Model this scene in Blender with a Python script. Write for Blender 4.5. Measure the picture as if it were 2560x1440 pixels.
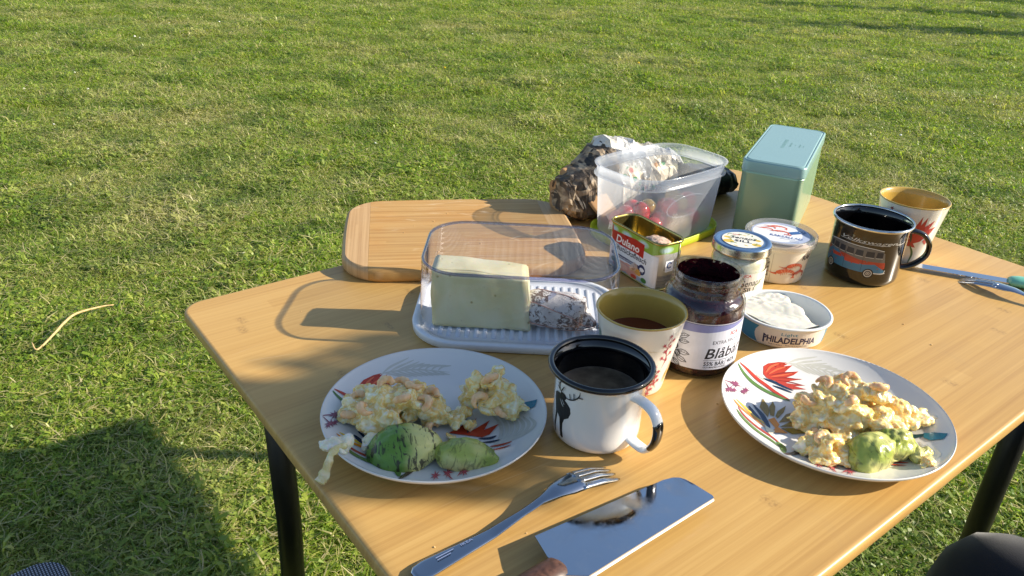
import bpy, bmesh, math, random
import numpy as np
from mathutils import Vector, Matrix, noise as mnoise
from mathutils.bvhtree import BVHTree
random.seed(7); rng = np.random.default_rng(7)
PI = math.pi
for o in list(bpy.data.objects): bpy.data.objects.remove(o)
SC = bpy.context.scene
C = SC.collection
HT = 0.66                      # height of the table top above the lawn
# ------------------------------------------------------------------ camera
cam = bpy.data.cameras.new('camera'); co = bpy.data.objects.new('camera', cam); C.objects.link(co)
cam.sensor_width = 36.0; cam.lens = 27.03; cam.clip_start = 0.02; cam.clip_end = 400
pitch, roll = 0.468421, 0.043658
fw = Vector((0, math.cos(pitch), -math.sin(pitch))); r0 = Vector((1, 0, 0)); u0 = r0.cross(fw)
rx = r0*math.cos(roll) + u0*math.sin(roll); ux = -r0*math.sin(roll) + u0*math.cos(roll)
M = Matrix((rx, ux, -fw)).transposed().to_4x4(); M.translation = Vector((0, 0, HT+0.45))
co.matrix_world = M; SC.camera = co
# ------------------------------------------------------------------ sky and sun
SUN_EL = math.radians(27.5)
wd = bpy.data.worlds.new('World'); SC.world = wd; wd.use_nodes = True
nt = wd.node_tree; nt.nodes.clear()
sky = nt.nodes.new('ShaderNodeTexSky'); sky.sky_type = 'NISHITA'; sky.sun_disc = False
sky.sun_elevation = SUN_EL; sky.sun_rotation = math.radians(90); sky.air_density = 1.0; sky.dust_density = 0.6; sky.ozone_density = 1.2
bgn = nt.nodes.new('ShaderNodeBackground'); bgn.inputs[1].default_value = 0.105
wo = nt.nodes.new('ShaderNodeOutputWorld'); nt.links.new(sky.outputs[0], bgn.inputs[0]); nt.links.new(bgn.outputs[0], wo.inputs[0])
sl = bpy.data.lights.new('sun', 'SUN'); so = bpy.data.objects.new('sun', sl); C.objects.link(so)
sl.energy = 5.0; sl.angle = math.radians(0.53); sl.color = (1.0, 0.90, 0.74)
so.rotation_euler = Vector((math.cos(SUN_EL), 0.0, math.sin(SUN_EL))).to_track_quat('Z', 'Y').to_euler(); so.location = (5, 0, 6)
SC.view_settings.view_transform = 'Standard'; SC.view_settings.look = 'None'; SC.view_settings.gamma = 1
SC.view_settings.use_curve_mapping = False; SC.view_settings.exposure = 0.72
SC.render.engine = 'CYCLES'
cy = SC.cycles; cy.max_bounces = 10; cy.diffuse_bounces = 3; cy.glossy_bounces = 4; cy.transparent_max_bounces = 24
cy.transmission_bounces = 8; cy.caustics_reflective = False; cy.caustics_refractive = False; cy.sample_clamp_indirect = 6
try: cy.use_denoising = True
except Exception: pass
# ------------------------------------------------------------------ node helpers
def lin(h):
    v = [int(h[i:i+2], 16)/255 for i in (0, 2, 4)]
    return tuple(x/12.92 if x < .04045 else ((x+.055)/1.055)**2.4 for x in v) + (1.0,)
class NT:
    def __init__(s, name):
        s.m = bpy.data.materials.new(name); s.m.use_nodes = True; s.t = s.m.node_tree; s.t.nodes.clear()
        s.out = s.n('ShaderNodeOutputMaterial')
    def n(s, ty, **k):
        x = s.t.nodes.new(ty)
        for a, b in k.items(): setattr(x, a, b)
        return x
    def l(s, a, b): s.t.links.new(a, b)
    def put(s, sock, v):
        if hasattr(v, 'is_output') or isinstance(v, bpy.types.NodeSocket): s.l(v, sock)
        else:
            if isinstance(v, (tuple, list)) and len(v) == 3 and len(sock.default_value) == 4: v = tuple(v)+(1,)
            sock.default_value = v
    def math(s, op, a, b=None, c=None):
        x = s.n('ShaderNodeMath', operation=op); s.put(x.inputs[0], a)
        if b is not None: s.put(x.inputs[1], b)
        if c is not None: s.put(x.inputs[2], c)
        return x.outputs[0]
    def noise(s, vec, scale, detail=3, rough=.55, dist=0, col=False):
        x = s.n('ShaderNodeTexNoise'); s.put(x.inputs['Vector'], vec); x.inputs['Scale'].default_value = scale
        x.inputs['Detail'].default_value = detail; x.inputs['Roughness'].default_value = rough; x.inputs['Distortion'].default_value = dist
        return x.outputs['Color' if col else 'Fac']
    def ramp(s, f, stops, interp='LINEAR'):
        x = s.n('ShaderNodeValToRGB'); s.put(x.inputs[0], f); cr = x.color_ramp; cr.interpolation = interp
        while len(cr.elements) < len(stops): cr.elements.new(0.5)
        for e, (p, c) in zip(cr.elements, stops):
            e.position = p; e.color = c if len(c) == 4 else tuple(c)+(1,)
        return x.outputs[0]
    def mix(s, f, a, b, blend='MIX'):
        x = s.n('ShaderNodeMix', data_type='RGBA', blend_type=blend)
        s.put(x.inputs[0], f); s.put(x.inputs[6], a); s.put(x.inputs[7], b); return x.outputs[2]
    def mapr(s, v, a, b, c, d):
        x = s.n('ShaderNodeMapRange'); s.put(x.inputs[0], v)
        for i, q in enumerate((a, b, c, d)): x.inputs[i+1].default_value = q
        return x.outputs[0]
    def obj(s): return s.n('ShaderNodeTexCoord').outputs['Object']
    def scl(s, vec, v):
        x = s.n('ShaderNodeMapping'); s.l(vec, x.inputs[0]); x.inputs['Scale'].default_value = v; return x.outputs[0]
    def bsdf(s, color, rough=.5, metal=0, spec=.5, coat=0, bump=None, bstr=.3, bdist=.001, sub=0, trans=0, sheen=0):
        x = s.n('ShaderNodeBsdfPrincipled'); s.put(x.inputs['Base Color'], color); s.put(x.inputs['Roughness'], rough)
        s.put(x.inputs['Metallic'], metal); x.inputs['Specular IOR Level'].default_value = spec; x.inputs['Coat Weight'].default_value = coat
        x.inputs['Coat Roughness'].default_value = .05; x.inputs['Sheen Weight'].default_value = sheen
        if sub:
            x.inputs['Subsurface Weight'].default_value = sub; x.inputs['Subsurface Radius'].default_value = (1, .6, .3); x.inputs['Subsurface Scale'].default_value = .004
        x.inputs['Transmission Weight'].default_value = trans
        if bump is not None:
            b = s.n('ShaderNodeBump'); s.put(b.inputs['Height'], bump); b.inputs['Strength'].default_value = bstr; b.inputs['Distance'].default_value = bdist
            s.l(b.outputs[0], x.inputs['Normal'])
        s.bs = x; return x.outputs[0]
    def done(s, sh): s.l(sh, s.out.inputs[0]); return s.m
MATS = {}
def flat(name, h, rough=.45, metal=0, spec=.5, coat=0, var=.06, vs=60, bump=0, bscale=400):
    if name in MATS: return MATS[name]
    t = NT(name); c = lin(h) if isinstance(h, str) else h
    v = t.mapr(t.noise(t.obj(), vs, 3), .25, .75, 1-var, 1+var)
    col = t.mix(1.0, c, t.n('ShaderNodeCombineColor').outputs[0], 'MULTIPLY')
    cc = t.t.nodes[-2] if False else None
    comb = [n for n in t.t.nodes if n.bl_idname == 'ShaderNodeCombineColor'][0]
    for i in range(3): t.l(v, comb.inputs[i])
    rr = t.mapr(t.noise(t.obj(), vs*.6, 2), .3, .7, max(.02, rough*.85), min(1, rough*1.2))
    MATS[name] = t.done(t.bsdf(col, rr, metal, spec, coat, bump=t.noise(t.obj(), bscale, 2) if bump else None, bstr=bump))
    return MATS[name]
# ------------------------------------------------------------------ mesh helpers
def link(name, me, m=None, parent=None, loc=None, rotz=None, smooth=True):
    o = bpy.data.objects.new(name, me); C.objects.link(o)
    if m is not None:
        for x in (m if isinstance(m, (list, tuple)) else [m]): me.materials.append(x)
    if parent is not None: o.parent = parent
    if loc is not None: o.location = loc
    if rotz is not None: o.rotation_euler = (0, 0, rotz)
    if smooth and len(me.polygons): me.polygons.foreach_set('use_smooth', [len(p.vertices) < 7 for p in me.polygons])
    return o
def sharp(o, deg=35):
    me = o.data; bm = bmesh.new(); bm.from_mesh(me)
    for e in bm.edges:
        if len(e.link_faces) == 2 and e.calc_face_angle(0) > math.radians(deg): e.smooth = False
    bm.to_mesh(me); bm.free(); return o
def tag(o, label, cat, group=None):
    o['label'] = label; o['category'] = cat
    if group: o['group'] = group
    return o
def thing(name, label, cat, loc, rotz=0, group=None):
    o = bpy.data.objects.new(name, None); C.objects.link(o); o.location = loc; o.rotation_euler = (0, 0, rotz); o.empty_display_size = .02
    return tag(o, label, cat, group)
def structure(o): o['kind'] = 'structure'; return o
def mesh(verts, faces):
    me = bpy.data.meshes.new('m'); me.from_pydata([tuple(v) for v in verts], [], faces); me.update(); return me
def lathe(prof, seg=64, close=False):
    V, F = [], []; rows = []
    for (r, z) in prof:
        if r < 1e-6: rows.append([len(V)]); V.append((0, 0, z))
        else:
            rows.append(list(range(len(V), len(V)+seg)))
            V += [(r*math.cos(2*PI*i/seg), r*math.sin(2*PI*i/seg), z) for i in range(seg)]
    P = list(zip(rows[:-1], rows[1:]))
    if close: P.append((rows[-1], rows[0]))
    for a, b in P:
        for i in range(seg):
            j = (i+1) % seg
            if len(a) == 1 and len(b) == 1: continue
            if len(a) == 1: F.append((a[0], b[j], b[i]))
            elif len(b) == 1: F.append((a[i], a[j], b[0]))
            else: F.append((a[i], a[j], b[j], b[i]))
    return mesh(V, F)
def rr(w, d, r, n=8, bulge=0, cx=0, cy=0):
    pts = []
    for k, (sx, sy) in enumerate(((1, 1), (-1, 1), (-1, -1), (1, -1))):
        for i in range(n+1):
            a = k*PI/2 + i*PI/2/n
            pts.append([sx*(w/2-r)+r*math.cos(a), sy*(d/2-r)+r*math.sin(a)])
        if True:
            nx = ((1, 1), (-1, 1), (-1, -1), (1, -1))[(k+1) % 4]; a = (k+1)*PI/2
            p = pts[-1]; q = [nx[0]*(w/2-r)+r*math.cos(a), nx[1]*(d/2-r)+r*math.sin(a)]
            for i in range(1, 9):
                f = i/9; pts.append([p[0]*(1-f)+q[0]*f, p[1]*(1-f)+q[1]*f])
    if bulge:
        for p in pts:
            fx, fy = p[0]/(w/2), p[1]/(d/2)
            p[0] += bulge*fx*max(0, 1-fy*fy); p[1] += bulge*fy*max(0, 1-fx*fx)
    return [(p[0]+cx, p[1]+cy) for p in pts]
def loft(rings, cap0=True, cap1=True, close=False):
    """rings: list of (pts2d, z) or list of 3d point lists"""
    V, F = [], []; idx = []
    for rg in rings:
        pts = [(x, y, rg[1]) for x, y in rg[0]] if isinstance(rg, tuple) else rg
        idx.append(list(range(len(V), len(V)+len(pts)))); V += pts
    pr = list(zip(idx[:-1], idx[1:]))
    if close: pr.append((idx[-1], idx[0]))
    for a, b in pr:
        n = len(a)
        for i in range(n): F.append((a[i], a[(i+1) % n], b[(i+1) % n], b[i]))
    if cap0 and not close: F.append(tuple(reversed(idx[0])))
    if cap1 and not close: F.append(tuple(idx[-1]))
    return mesh(V, F)
def tube(P, R, seg=12, flat_=1.0, cap=True, up=None):
    P = [Vector(p) for p in P]; n = len(P)
    if not hasattr(R, '__len__'): R = [R]*n
    rings = []; prev = None
    for i in range(n):
        t = (P[min(i+1, n-1)]-P[max(i-1, 0)]).normalized()
        if up is not None: a = Vector(up) - t*t.dot(Vector(up)); a.normalize()
        elif prev is None: a = t.orthogonal().normalized()
        else: a = (prev - t*t.dot(prev)).normalized()
        prev = a; b = t.cross(a)
        r = R[i]; ra, rb = (r if hasattr(r, '__len__') else (r*flat_, r))
        rings.append([tuple(P[i]+a*ra*math.cos(2*PI*k/seg)+b*rb*math.sin(2*PI*k/seg)) for k in range(seg)])
    return loft(rings, cap, cap)
def spline(P, n=8):
    P = [Vector(p) for p in P]; out = []
    Q = [P[0]*2-P[1]]+P+[P[-1]*2-P[-2]]
    for i in range(1, len(Q)-2):
        a, b, c, d = Q[i-1], Q[i], Q[i+1], Q[i+2]
        for k in range(n):
            t = k/n
            out.append(.5*((2*b)+(c-a)*t+(2*a-5*b+4*c-d)*t*t+(3*b-a-3*c+d)*t**3))
    out.append(P[-1]); return out
def box(w, d, h, cx=0, cy=0, z=0, bev=0):
    bm = bmesh.new(); bmesh.ops.create_cube(bm, size=1)
    for v in bm.verts: v.co = Vector((v.co.x*w+cx, v.co.y*d+cy, (v.co.z+.5)*h+z))
    if bev: bmesh.ops.bevel(bm, geom=bm.edges[:], offset=bev, segments=3, affect='EDGES', profile=.5)
    me = bpy.data.meshes.new('m'); bm.to_mesh(me); bm.free(); return me
def join(*ms):
    bm = bmesh.new()
    for m_ in ms: bm.from_mesh(m_)
    me = bpy.data.meshes.new('m'); bm.to_mesh(me); bm.free(); return me
def ico(sub=3, r=1.0):
    bm = bmesh.new(); bmesh.ops.create_icosphere(bm, subdivisions=sub, radius=r)
    me = bpy.data.meshes.new('m'); bm.to_mesh(me); bm.free(); return me
# ---- print: flat shapes (polygons, ribbons, letters) laid on a surface by a mapping (u, v, lift) -> xyz
PC = {}
def ink(h, rough=.35):
    k = 'ink_'+h
    return flat(k, h, rough, spec=.5, var=.05, vs=90)
class Print:
    def __init__(s): s.bm = bmesh.new(); s.cols = []; s.layer = 0
    def mi(s, c):
        if c not in s.cols: s.cols.append(c)
        return s.cols.index(c)
    def tri(s, V, Fs, c):
        vs = [s.bm.verts.new((x, y, s.layer)) for x, y in V]; mi = s.mi(c)
        for f in Fs:
            try: q = s.bm.faces.new([vs[i] for i in f]); q.material_index = mi
            except ValueError: pass
        s.layer += 1
    def poly(s, P, c):
        from mathutils.geometry import tessellate_polygon
        s.tri(P, tessellate_polygon([[Vector((x, y, 0)) for x, y in P]]), c)
    def ell(s, x, y, a, b, c, rot=0, n=20):
        s.poly([(x+a*math.cos(t)*math.cos(rot)-b*math.sin(t)*math.sin(rot), y+a*math.cos(t)*math.sin(rot)+b*math.sin(t)*math.cos(rot)) for t in [2*PI*i/n for i in range(n)]], c)
    def ring(s, x, y, a, w, c, n=24, a0=0, a1=2*PI):
        s.stroke([(x+a*math.cos(a0+(a1-a0)*i/n), y+a*math.sin(a0+(a1-a0)*i/n)) for i in range(n+1)], w, c, False, False)
    def stroke(s, P, w, c, taper=True, smooth=True):
        if smooth and len(P) > 2: P = [(v.x, v.y) for v in spline([(x, y, 0) for x, y in P], 5)]
        n = len(P); L, Rr = [], []
        for i, (x, y) in enumerate(P):
            a, b = P[max(i-1, 0)], P[min(i+1, n-1)]; dx, dy = b[0]-a[0], b[1]-a[1]; q = math.hypot(dx, dy) or 1
            ww = w/2*(math.sin(PI*(i+.35)/(n-.3))**.6 if taper else 1)
            L.append((x-dy/q*ww, y+dx/q*ww)); Rr.append((x+dy/q*ww, y-dx/q*ww))
        s.tri(L+Rr, [(i, i+1, n+i+1, n+i) for i in range(n-1)], c)
    def text(s, body, x, y, h, c, width=None, shear=0, rot=0, bold=0, align='CENTER', space=1.0):
        cu = bpy.data.curves.new('t', 'FONT'); cu.body = body; cu.size = 1; cu.shear = shear; cu.resolution_u = 2; cu.align_x = align; cu.space_character = space; cu.offset = bold
        ob = bpy.data.objects.new('t', cu); me = bpy.data.meshes.new_from_object(ob)
        V = np.array([v.co[:2] for v in me.vertices]); k = h/.72
        if len(V) == 0: return
        if width: kx = width/(V[:, 0].max()-V[:, 0].min())
        else: kx = k
        ca, sa = math.cos(rot), math.sin(rot)
        P = [(x+vx*kx*ca-vy*k*sa, y+vx*kx*sa+vy*k*ca) for vx, vy in V]
        s.tri(P, [tuple(p.vertices) for p in me.polygons], c)
        bpy.data.objects.remove(ob); bpy.data.curves.remove(cu); bpy.data.meshes.remove(me)
    def build(s, name, fn, parent, step=.004, lift=.00012, colors=None, base=.0002, rough=.35):
        bm = s.bm
        bmesh.ops.triangulate(bm, faces=bm.faces[:])
        if step:
            for ax in (0, 1):
                vals = [v.co[ax] for v in bm.verts]
                if not vals: continue
                lo, hi = min(vals), max(vals); k = math.ceil((hi-lo)/step)
                for i in range(1, k):
                    p = [0, 0, 0]; p[ax] = lo+i*step; n = [0, 0, 0]; n[ax] = 1
                    bmesh.ops.bisect_plane(bm, geom=bm.verts[:]+bm.edges[:]+bm.faces[:], plane_co=p, plane_no=n, dist=1e-7)
        for v in bm.verts: v.co = Vector(fn(v.co.x, v.co.y, base+lift*v.co.z))
        me = bpy.data.meshes.new('m'); bm.to_mesh(me); bm.free()
        return link(name, me, [ink((colors or {}).get(c, c), rough) for c in s.cols], parent, smooth=False)
def cylmap(rf, a0):
    """wrap: u = arc length to the right as seen from outside, v = height"""
    def f(u, v, e):
        r = rf(v) if callable(rf) else rf
        a = a0 + u/r; return ((r+e)*math.cos(a), (r+e)*math.sin(a), v)
    return f
def interp(pts):
    xs = [p[0] for p in pts]; ys = [p[1] for p in pts]
    return lambda v: float(np.interp(v, xs, ys))
COL = dict(red='b8402a', green='5b7d3a', cream='f0e8c8', navy='1f3450', orange='e0902c', yellow='e8c84c', olive='8a7430', darkred='8a2c1e', flame='d86a42', brown='4a3530', plum='86425e', pink='bb5560', teal='2c7c92', darkteal='1f4a50', palm='c9c8bd')
# ------------------------------------------------------------------ ground
def lawn_color(t, pos):
    n1 = t.noise(pos, .9, 4, .6); n2 = t.noise(pos, 3.2, 3, .6)
    dry = t.math('MULTIPLY', t.mapr(n1, .46, .62, 0, 1), t.mapr(n2, .35, .65, .35, 1))
    return dry, n2
def ground():
    t = NT('lawn_soil'); g = t.n('ShaderNodeNewGeometry').outputs['Position']
    dry, n2 = lawn_color(t, g)
    c = t.ramp(t.noise(g, 60, 4, .7), [(.3, (.04, .055, .015)), (.5, (.09, .12, .03)), (.7, (.18, .17, .075))])
    c = t.mix(t.math('MULTIPLY', dry, .55), c, (.12, .10, .045, 1))
    m = t.done(t.bsdf(c, .9, spec=.1, bump=t.noise(g, 90, 3), bstr=1, bdist=.01))
    V, F = [], []; n = 60
    xs = np.concatenate([np.linspace(-60, -6, 10), np.linspace(-5, 12, 48), np.linspace(13, 60, 10)]); ys = np.concatenate([np.linspace(-30, -1, 8), np.linspace(0, 16, 48), np.linspace(18, 150, 12)])
    for y in ys:
        for x in xs: V.append((x, y, .012*mnoise.noise(Vector((x*.8, y*.8, 3)))-.012))
    w = len(xs)
    for j in range(len(ys)-1):
        for i in range(w-1): F.append((j*w+i, j*w+i+1, (j+1)*w+i+1, (j+1)*w+i))
    structure(link('lawn', mesh(V, F), m))
ground()
# ---- turf: clumps of blades, clover and weed leaves, scattered by geometry nodes
def leaf_mat():
    t = NT('grass_blades'); g = t.n('ShaderNodeNewGeometry').outputs['Position']
    at = t.n('ShaderNodeAttribute', attribute_name='tint'); at.attribute_type = 'GEOMETRY'
    dry, n2 = lawn_color(t, g)
    c = t.ramp(at.outputs['Fac'], [(0, (.095, .18, .022)), (.25, (.205, .32, .036)), (.5, (.33, .43, .056)), (.7, (.46, .50, .105)), (.85, (.56, .51, .19)), (1, (.70, .60, .36))])
    sh = t.n('ShaderNodeAttribute', attribute_name='tint').outputs['Fac']
    c2 = t.ramp(t.math('ADD', sh, .28), [(0, (.16, .22, .045)), (.4, (.33, .37, .10)), (.7, (.47, .42, .19)), (1, (.66, .57, .36))])
    c = t.mix(t.math('MULTIPLY', dry, .8), c, c2)
    c = t.mix(t.mapr(n2, .36, .52, .42, 0), c, (.055, .15, .02, 1))
    d = t.bsdf(c, .42, spec=.45)
    tr = t.n('ShaderNodeBsdfTranslucent'); t.put(tr.inputs[0], t.mix(1.0, c, (1.15, 1.3, .5, 1), 'MULTIPLY'))
    mx = t.n('ShaderNodeMixShader'); mx.inputs[0].default_value = .48; t.l(d, mx.inputs[1]); t.l(tr.outputs[0], mx.inputs[2])
    return t.done(mx.outputs[0])
LEAF = leaf_mat()
def clump(k):
    V, F, T = [], [], []
    def quad_strip(P, Wd, side, tint):
        b = len(V); n = len(P)
        for p, w in zip(P, Wd): V.append(tuple(p-side*w)); V.append(tuple(p+side*w)); T.extend([tint, tint])
        for i in range(n-1): F.append((b+2*i, b+2*i+1, b+2*i+3, b+2*i+2))
    r = random.Random(k)
    R_ = .075
    for i in range(150):
        a = r.uniform(0, 2*PI); q = R_*math.sqrt(r.random()); p = Vector((q*math.cos(a), q*math.sin(a), -.003))
        h = r.uniform(.008, .028); d = Vector((r.gauss(0, 1), r.gauss(0, 1), 0)).normalized(); ln = r.uniform(.4, 2.4)*h
        side = Vector((-d.y, d.x, r.uniform(-.3, .3))); w = r.uniform(.0006, .0018)
        t_ = min(1, max(0, r.gauss(.45, .22))) if r.random() > .20 else r.uniform(.78, 1)
        quad_strip([p, p+d*ln*.45+Vector((0, 0, h*.75)), p+d*ln+Vector((0, 0, h*r.uniform(.6, 1)))], [w, w, w*.25], side, t_)
    for i in range(r.randint(3, 9)):                      # clover leaflets
        a = r.uniform(0, 2*PI); q = R_*math.sqrt(r.random()); c = Vector((q*math.cos(a), q*math.sin(a), r.uniform(.012, .026)))
        t_ = r.uniform(.15, .6); s = r.uniform(.003, .0065)
        up = Vector((r.gauss(0, .35), r.gauss(0, .35), 1)).normalized(); x = up.orthogonal().normalized(); y = up.cross(x)
        for j in range(3):
            an = j*2*PI/3+r.uniform(-.2, .2); d = x*math.cos(an)+y*math.sin(an); sd = up.cross(d)
            quad_strip([c, c+d*s*.7-up*s*.1, c+d*s*1.35+up*s*.12], [s*.12, s*.58, s*.32], sd, t_+r.uniform(-.04, .04))
    for i in range(r.randint(0, 3)):                       # broad weed leaves
        a = r.uniform(0, 2*PI); q = R_*math.sqrt(r.random()); c = Vector((q*math.cos(a), q*math.sin(a), .004))
        for j in range(r.randint(1, 3)):
            an = r.uniform(0, 2*PI); d = Vector((math.cos(an), math.sin(an), 0)); L = r.uniform(.015, .034); w = L*r.uniform(.07, .14); hh = r.uniform(.010, .022)
            quad_strip([c, c+d*L*.35+Vector((0, 0, hh)), c+d*L*.75+Vector((0, 0, hh*1.25)), c+d*L+Vector((0, 0, hh*.9))], [w*.3, w*.9, w, w*.2], Vector((-d.y, d.x, r.uniform(-.2, .2))), r.uniform(.25, .7))
    for i in range(r.randint(5, 14)):                      # dry thatch
        a = r.uniform(0, 2*PI); q = R_*math.sqrt(r.random()); p = Vector((q*math.cos(a), q*math.sin(a), r.uniform(.004, .018)))
        d = Vector((r.gauss(0, 1), r.gauss(0, 1), r.gauss(0, .25))).normalized(); L = r.uniform(.015, .045); sd = Vector((-d.y, d.x, 0))
        quad_strip([p, p+d*L*.5+sd*L*r.uniform(-.15, .15), p+d*L], [.0009, .0011, .0005], sd, r.uniform(.9, 1))
    me = mesh(V, F); at = me.attributes.new('tint', 'FLOAT', 'POINT'); at.data.foreach_set('value', T)
    me.materials.append(LEAF); return me
def turf():
    src = bpy.data.collections.new('turf_source')
    for k in range(10):
        o = bpy.data.objects.new('turf_clump', clump(k+1)); src.objects.link(o)
    pts = []
    y = .55
    while y < 17:
        lo, hi = -1.1-.62*y, 1.3+.72*y
        step = .030+.0055*y
        n = int((hi-lo)/step)
        xs = lo+(np.arange(n)+rng.random(n))*step; ys = y+(rng.random(n)-.5)*step*1.2
        pts.append(np.stack([xs, ys, np.full(n, .0), np.full(n, .85+.075*y)], 1)); y += step*.95
    y = .0
    P = np.concatenate(pts); N = len(P); print('turf points', N)
    zs = [.012*mnoise.noise(Vector((x*.8, y*.8, 3)))-.012 for x, y in P[:, :2]]
    P[:, 2] = zs
    me = bpy.data.meshes.new('turf'); me.from_pydata(P[:, :3].tolist(), [], [])
    a = me.attributes.new('scl', 'FLOAT', 'POINT'); a.data.foreach_set('value', (P[:, 3]*(.75+.5*rng.random(N))*np.array([1+.55*mnoise.noise(Vector((x*3.1, y*3.1, 9))) for x, y in P[:, :2]])).astype('f'))
    rot = np.zeros((N, 3), 'f'); rot[:, 2] = rng.random(N)*2*PI; rot[:, 0] = rng.normal(0, .08, N); rot[:, 1] = rng.normal(0, .08, N)
    a = me.attributes.new('rot', 'FLOAT_VECTOR', 'POINT'); a.data.foreach_set('vector', rot.ravel())
    o = bpy.data.objects.new('turf_grass', me); C.objects.link(o); o['kind'] = 'stuff'
    tag(o, 'short mown grass with clover and weed leaves covering the lawn', 'grass')
    g = bpy.data.node_groups.new('scatter_turf', 'GeometryNodeTree')
    g.interface.new_socket('Geometry', in_out='INPUT', socket_type='NodeSocketGeometry'); g.interface.new_socket('Geometry', in_out='OUTPUT', socket_type='NodeSocketGeometry')
    gi = g.nodes.new('NodeGroupInput'); go = g.nodes.new('NodeGroupOutput')
    ci = g.nodes.new('GeometryNodeCollectionInfo'); ci.inputs[0].default_value = src; ci.inputs['Separate Children'].default_value = True; ci.inputs['Reset Children'].default_value = True
    ip = g.nodes.new('GeometryNodeInstanceOnPoints'); ip.inputs['Pick Instance'].default_value = True
    ri = g.nodes.new('FunctionNodeRandomValue'); ri.data_type = 'INT'; ri.inputs[4].default_value = 0; ri.inputs[5].default_value = 9
    na = g.nodes.new('GeometryNodeInputNamedAttribute'); na.data_type = 'FLOAT'; na.inputs[0].default_value = 'scl'
    nr = g.nodes.new('GeometryNodeInputNamedAttribute'); nr.data_type = 'FLOAT_VECTOR'; nr.inputs[0].default_value = 'rot'
    L = g.links.new
    L(gi.outputs[0], ip.inputs['Points']); L(ci.outputs[0], ip.inputs['Instance']); L(ri.outputs[2], ip.inputs['Instance Index'])
    L(nr.outputs[0], ip.inputs['Rotation']); L(na.outputs[0], ip.inputs['Scale']); L(ip.outputs[0], go.inputs[0])
    md = o.modifiers.new('scatter', 'NODES'); md.node_group = g
turf()
# ---- small flowers and a dry stalk in the lawn
def lawn_z(x, y): return .012*mnoise.noise(Vector((x*.8, y*.8, 3)))-.012
def flowers():
    wm = flat('clover_white', 'f4f2ea', .6); sm = flat('flower_stem', '6a8a3c', .6); ym = flat('flower_yellow', 'ecc92c', .5)
    def bloom(rad, kind):
        V, F = [], []
        b = ico(1, rad); mats = []
        me = bpy.data.meshes.new('m'); bm = bmesh.new(); bm.from_mesh(b)
        for v in bm.verts: v.co *= 1+.25*mnoise.noise(v.co*400); v.co.z = v.co.z*.75+.028
        for f in bm.faces: f.material_index = 0
        n = len(bm.faces)
        s = tube([(0, 0, 0), (.002, 0, .014), (0, 0, .026)], .0009, 5); bm.from_mesh(s)
        bm.faces.ensure_lookup_table()
        for f in bm.faces[n:]: f.material_index = 1
        bm.to_mesh(me); bm.free(); me.materials.append(wm if kind == 'w' else ym); me.materials.append(sm); return me
    A = bloom(.0085, 'w'); B = bloom(.010, 'y')
    k = 0; r = random.Random(5)
    spots = []
    while len(spots) < 80:
        y = r.uniform(1.7, 8.5); f = r.random()**1.6; x = (-1.05-.55*y) + f*(1.1*y+1.2)
        if f > .62 and r.random() < .7: continue
        if x > -.6 and y < 2.2: continue
        spots.append((x, y))
        if r.random() < .4: spots.append((x+r.uniform(-.06, .06), y+r.uniform(-.06, .06)))
    for x, y in spots:
        o = bpy.data.objects.new('clover_blossom', A); C.objects.link(o); s = r.uniform(.5, .85)*(1+.04*y)
        o.location = (x, y, lawn_z(x, y)-.004); o.scale = (s, s, s); o.rotation_euler = (r.uniform(-.2, .2), r.uniform(-.2, .2), r.uniform(0, 6))
        tag(o, 'tiny white clover blossom standing in the lawn left of or beyond the table', 'flower', 'tiny white clover blossoms in the lawn')
    for x, y, lb in ((-2.05, 5.9, 'tiny yellow flower at the upper left of the lawn'), (-.55, 5.6, 'tiny yellow flower in the lawn near the upper middle'), (.9, 6.1, 'tiny yellow flower in the lawn beyond the bread bag')):
        o = bpy.data.objects.new('yellow_flower', B); C.objects.link(o); o.location = (x, y, lawn_z(x, y)); tag(o, lb, 'flower')
    P = [(-1.245, 1.70, .030), (-1.222, 1.683, .020), (-1.215, 1.755, .028), (-1.213, 1.80, .034), (-1.205, 1.85, .036), (-1.165, 1.905, .030), (-1.14, 1.925, .026)]
    o = link('dry_stalk', tube(spline(P, 5), [.0015+.0020*math.sin(PI*i/31) for i in range(31)], 7), flat('dry_straw', 'c8ab78', .75, var=.3, vs=120, bump=.4, bscale=300))
    tag(o, 'long bent pale dry stalk lying on the grass left of the table', 'stalk')
flowers()
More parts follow.
